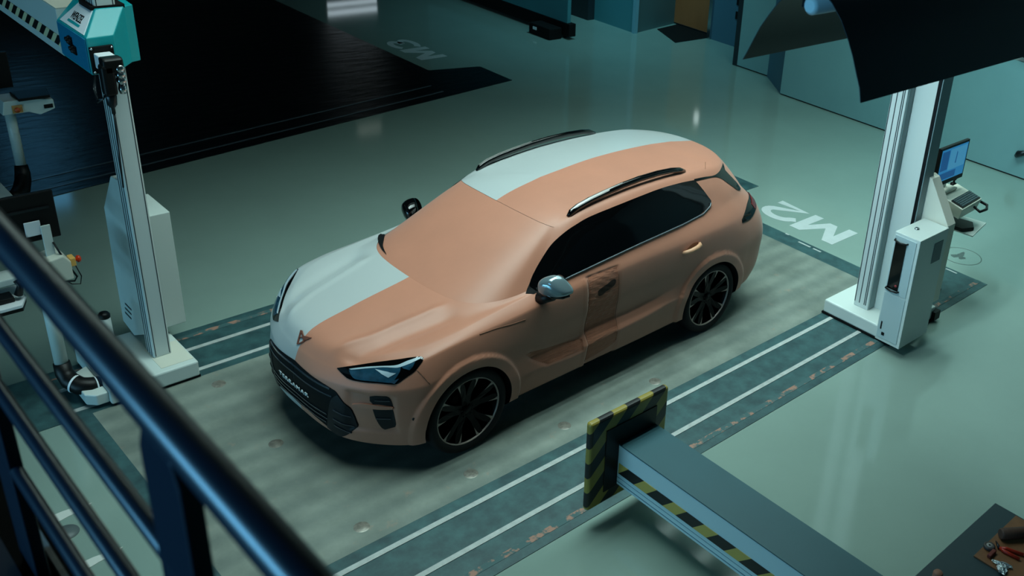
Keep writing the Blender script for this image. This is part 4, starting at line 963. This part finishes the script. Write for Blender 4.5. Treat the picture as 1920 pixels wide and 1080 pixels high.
MB().tube([(5.24, -1.97, 1.04), (5.22, -2.05, 1.02), (5.34, -2.06, 1.02), (5.42, -2.02, 1.03), (5.40, -1.95, 1.05)], .014, 10).build('hand_grip', BLACKPL, mr)
sh = MB().prism([(5.02, -1.62), (5.42, -1.62), (5.50, -2.02), (5.08, -2.10)], 2, .80, .812).build('paper_shelf', mat('paper_shelf', rgb(186, 196, 190), .5), mr)
MB().prism([(5.02, -1.70), (5.26, -1.70), (5.32, -1.96), (5.20, -2.04), (5.06, -1.98)], 2, .812, .85).build('tablet', BLACKPL, sh, bevel=.01)
MB().box(5.18, 5.22, -1.77, -1.73, .78, .80).build('shelf_clamp', MGREY, sh)

# ---- low arm of the neighbouring machine reaching in from the front
ma = thing('beam_machine', 'pale blue horizontal machine beam ending in a hazard-striped plate in the foreground', 'machine', (.53, -4.5, 0))
beam = MB().box(.355, .702, -5.75, -2.11, .262, .592).build('beam', mat('arm_paint', rgb(196, 222, 230), .38), ma, bevel=.004)
MB().box(.353, .704, -5.75, -2.11, .592, .600).build('top_cover', mat('arm_top_grey', rgb(38, 86, 96), .45, var=.12, scale=2), beam)
MB().box(.3515, .355, -5.75, -2.13, .362, .448).build('hazard_tape', stripes('hazard_tape', rgb(190, 166, 84), BLK, (0, 1, 1.05), .275, .44), beam)
MB().box(.3535, .356, -5.75, -2.11, .285, .291).box(.3535, .356, -5.75, -2.11, .325, .328).build('beam_groove', mat('beam_groove', rgb(70, 118, 140), .5), beam)
hzp = stripes('hazard_plate_big', rgb(146, 130, 54), BLK, (-.72, .0, .72), .175, .5)
epl = MB().box(.10, .812, -2.112, -2.055, .150, .868).build('hazard_plate', hzp, ma, bevel=.022, segs=3)
MB().box(.235, .70, -2.118, -2.110, .25, .76).build('plate_centre', BLACKPL, epl, bevel=.003)
MB().box(.33, .73, -5.95, -5.55, .02, 2.2).build('column', MALU, ma, bevel=.006)
MB().box(.1, .95, -6.1, -5.4, -.006, .15).build('base', MWHITE, ma, bevel=.01)

# ---- console of the machine in the dark lane
mf = thing('operator_console', 'white operator console on a bent pole in the dark lane at the left edge', 'console', (-1.15, 5.6, 0))
MB().box(-1.95, -1.275, 4.76, 5.45, .03, .25).build('base', MWHITE, mf, bevel=.012)
MB().box(-1.93, -1.29, 4.78, 5.43, .005, .03).build('base_skirt', BLACKMT, mf)
MB().tube([(-1.28, 5.2, .13), (-1.21, 5.25, .13), (-1.13, 5.36, .15), (-1.06, 5.53, .19), (-1.04, 5.58, .25), (-1.035, 5.6, .33)], [.075, .08, .08, .075, .07, .06], 18).build('console_elbow', BLACKPL, mf)
MB().tube([(-1.035, 5.6, .31), (-1.035, 5.6, .98)], .048, 18).build('console_pole', MWHITE, mf)
tb = MB().prism([(-1.13, .93), (-1.10, 1.07), (-.90, 1.07), (-.665, 1.03), (-.66, .93), (-.80, .885), (-.90, .93)], 1, 5.45, 5.72).build('console_tray', MWHITE, mf, bevel=.008)
MB().lathe([(.012, 0), (.014, .012), (.026, .016), (.026, .03), (0, .036)], (-1.0, 5.45, .975), (0, -1, 0), 18).build('stop_button', mat('orange_button', rgb(196, 78, 34), .35), tb)
MB().box(-1.04, -.95, 5.44, 5.452, .94, 1.02).build('stop_button_plate', mat('amber_plate', rgb(190, 140, 80), .4), tb)
MB().box(-.76, -.68, 5.443, 5.452, .945, .985).build('badge', BLACKPL, tb)
MB().prism([(-.98, 5.40), (-.70, 5.40), (-.66, 5.65), (-.98, 5.68)], 2, 1.066, 1.095).build('keyboard', BLACKPL, mf, bevel=.004)
MB().box(-1.30, -.93, 5.70, 5.74, 1.13, 1.50).build('monitor', BLACKPL, mf, bevel=.006)
MB().tube([(-1.10, 5.66, 1.05), (-1.17, 5.68, 1.28)], .02, 10).build('monitor_post', MWHITE, mf)

# ------------------------------------------------------------------ hanging lamp shade at the top right
sh_ = thing('lamp_shade', 'curved black trough lamp shade hanging at the top right', 'lamp', (1.6, -3.7, 4.05))
pr = [(-4.0, 3.660), (-3.985, 3.715), (-3.960, 3.765), (-3.932, 3.825), (-3.90, 3.88), (-3.855, 3.945), (-3.80, 4.00), (-3.745, 4.035), (-3.70, 4.045), (-3.655, 4.035), (-3.60, 4.0), (-3.545, 3.945), (-3.50, 3.88), (-3.468, 3.829), (-3.44, 3.77), (-3.415, 3.715), (-3.395, 3.675)]
x0, x1 = -.35, 3.6; mb = MB(); n = len(pr); c0 = (-3.70, 3.70)
inn = [(y+(c0[0]-y)*.012, z+(c0[1]-z)*.012) for y, z in pr]
vs = [(x, y, z) for x in (x0, x1) for y, z in pr]+[(x, y, z) for x in (x0, x1) for y, z in inn]
fs = [(k, k+1, n+k+1, n+k) for k in range(n-1)]+[(2*n+k, 3*n+k, 3*n+k+1, 2*n+k+1) for k in range(n-1)]
mb.add(vs, fs, True)
mb.add([vs[k] for k in range(n)]+[vs[2*n+k] for k in range(n)], [(k, n+k, n+k+1, k+1) for k in range(n-1)])
mb.add([vs[n+k] for k in range(n)]+[vs[3*n+k] for k in range(n)], [(k, k+1, n+k+1, n+k) for k in range(n-1)])
for k in (0, n-1): mb.add([vs[k], vs[n+k], vs[3*n+k], vs[2*n+k]], [(0, 1, 2, 3)])
mb.build('shade', mat('shade_black', rgb(19, 34, 40), .45, spec=.5), sh_)
MB().tube([(-.36, -3.705, 3.965), (-.345, -3.705, 3.965), (3.5, -3.705, 3.965)], [.024, .036, .036], 18).build('tube', mat('white_tube', rgb(190, 206, 206), .35), sh_)
MB().box(-.30, 3.5, -3.665, -3.625, 3.94, 4.0).build('tube_holder', STEELB, sh_)
MB().tube([(.4, -3.70, 4.04), (.4, -3.70, 7.5)], .008, 8).tube([(3.0, -3.70, 4.04), (3.0, -3.70, 7.5)], .008, 8).build('hanging_rod', STEELB, sh_)

# ------------------------------------------------------------------ work table with clay tools
tb_ = thing('work_table', 'dark teal-topped work table in the lower right corner', 'table', (.95, -4.7, 0))
MB().box(.215, 1.446, -5.30, -4.280, .865, .90).build('table_top', mat('table_teal', rgb(40, 62, 68), .45, var=.1, scale=3), tb_, bevel=.004)
for x in (.27, 1.39):
    for y in (-5.24, -4.34): MB().box(x-.025, x+.025, y-.025, y+.025, -.006, .866).build('leg', BLACKPL, tb_)
tag(MB().prism([(.92, -4.425), (1.425, -4.425), (1.425, -5.0), (.92, -5.0)], 2, .90, .909).build('cutting_board', mat('brown_board', rgb(132, 86, 50), .6, var=.3, scale=7), bevel=.001), 'flat brown board lying on the work table', 'board')
ZB = .909
tag(MB().tube([(1.16, -4.455, ZB+.034), (1.17, -4.462, ZB+.034), (1.36, -4.60, ZB+.034)], [.028, .034, .034], 22).build('clay_roll', mat('dark_clay_roll', rgb(84, 56, 42), .7, var=.3, scale=12)), 'dark brown clay roll lying on the brown board', 'clay')
pl = thing('pliers', 'pliers with red handles lying on the brown board', 'pliers', (1.08, -4.52, ZB))
MB().tube([(1.118, -4.455, ZB+.008), (1.10, -4.475, ZB+.008), (1.075, -4.50, ZB+.008)], [.003, .007, .009], 10).build('jaws', STEELB, pl)
RH = mat('red_handle', rgb(176, 44, 22), .35)
for d in (0, 1): MB().tube([(1.08, -4.497, ZB+.01), (1.075+.03*d, -4.53, ZB+.010), (1.085+.05*d, -4.62, ZB+.010)], [.007, .011, .010], 12).build('handle', RH, pl)
tp = tag(MB().lathe([(.013, 0), (.030, 0), (.033, .004), (.033, .016), (.030, .020), (.013, .020), (.013, 0)], (1.045, -4.452, ZB), (0, 0, 1), 30).build('tape_roll', mat('grey_roll', rgb(60, 52, 50), .5)), 'small grey tape roll on the brown board', 'tape roll')
MB().lathe([(.006, .0205), (.018, .0205), (.018, .018)], (1.045, -4.452, ZB), (0, 0, 1), 24).build('tape_core', mat('core_pale', rgb(150, 146, 140), .5), tp, local=False)
tag(MB().box(.965, 1.035, -4.503, -4.480, ZB, ZB+.022).build('clay_block', mat('red_clay_block', rgb(112, 40, 30), .6), bevel=.004), 'small dark red block beside the tape roll', 'block')
FOIL = mat('crumpled_foil', rgb(186, 196, 200), .22, metal=.8, bump=.9, bscale=60)
def foil(cx, cy, rx, ry, h, seed, rot):
    r_ = random.Random(seed); vs = []; n, m_ = 14, 5
    for i in range(m_+1):
        for k in range(n):
            a = 2*math.pi*k/n; q = i/m_; rr = math.sin(math.pi*q)*(1+.25*r_.uniform(-1, 1))
            x, y = rx*rr*math.cos(a), ry*rr*math.sin(a); vs.append((cx+x*math.cos(rot)-y*math.sin(rot), cy+x*math.sin(rot)+y*math.cos(rot), max(ZB+.001, ZB+.001+h*q*(1+.2*r_.uniform(-1, 1)))))
    return MB().add(vs, [(i*n+k, i*n+(k+1) % n, (i+1)*n+(k+1) % n, (i+1)*n+k) for i in range(m_) for k in range(n)], False)
tag(foil(.975, -4.575, .055, .018, .018, 3, 1.9).build('foil_scrap', FOIL), 'slim crumpled silver foil scrap on the brown board', 'foil')
tag(foil(.935, -4.590, .045, .032, .022, 5, .4).build('foil_scrap', FOIL), 'wider crumpled silver foil scrap nearer the board edge', 'foil')
tag(MB().lathe([(0, .10), (.022, .10), (.027, .093), (.028, .0), (0, 0)], (.555, -4.395, .90), (0, 0, 1), 24).build('clay_plug', mat('brown_plug', rgb(150, 104, 82), .6, var=.2, scale=20)), 'upright brown clay cylinder on the bare table top', 'clay')
# small dark things at the right picture edge
tag(MB().tube([(9.165, -.60, .30), (9.13, -.64, .35), (9.12, -.75, .40)], [.03, .045, .03], 10).build('wall_hook', STEELB), 'small dark hook on the teal wall at the right edge', 'hook')
tag(MB().prism([(-.24, 1.77), (-.30, 1.66), (-.45, 1.62), (-.8, 1.66), (-.8, 1.80)], 0, 9.12, 9.22).build('wall_box', BLACKPL, bevel=.01), 'dark box on the pale upper wall at the right edge', 'box')
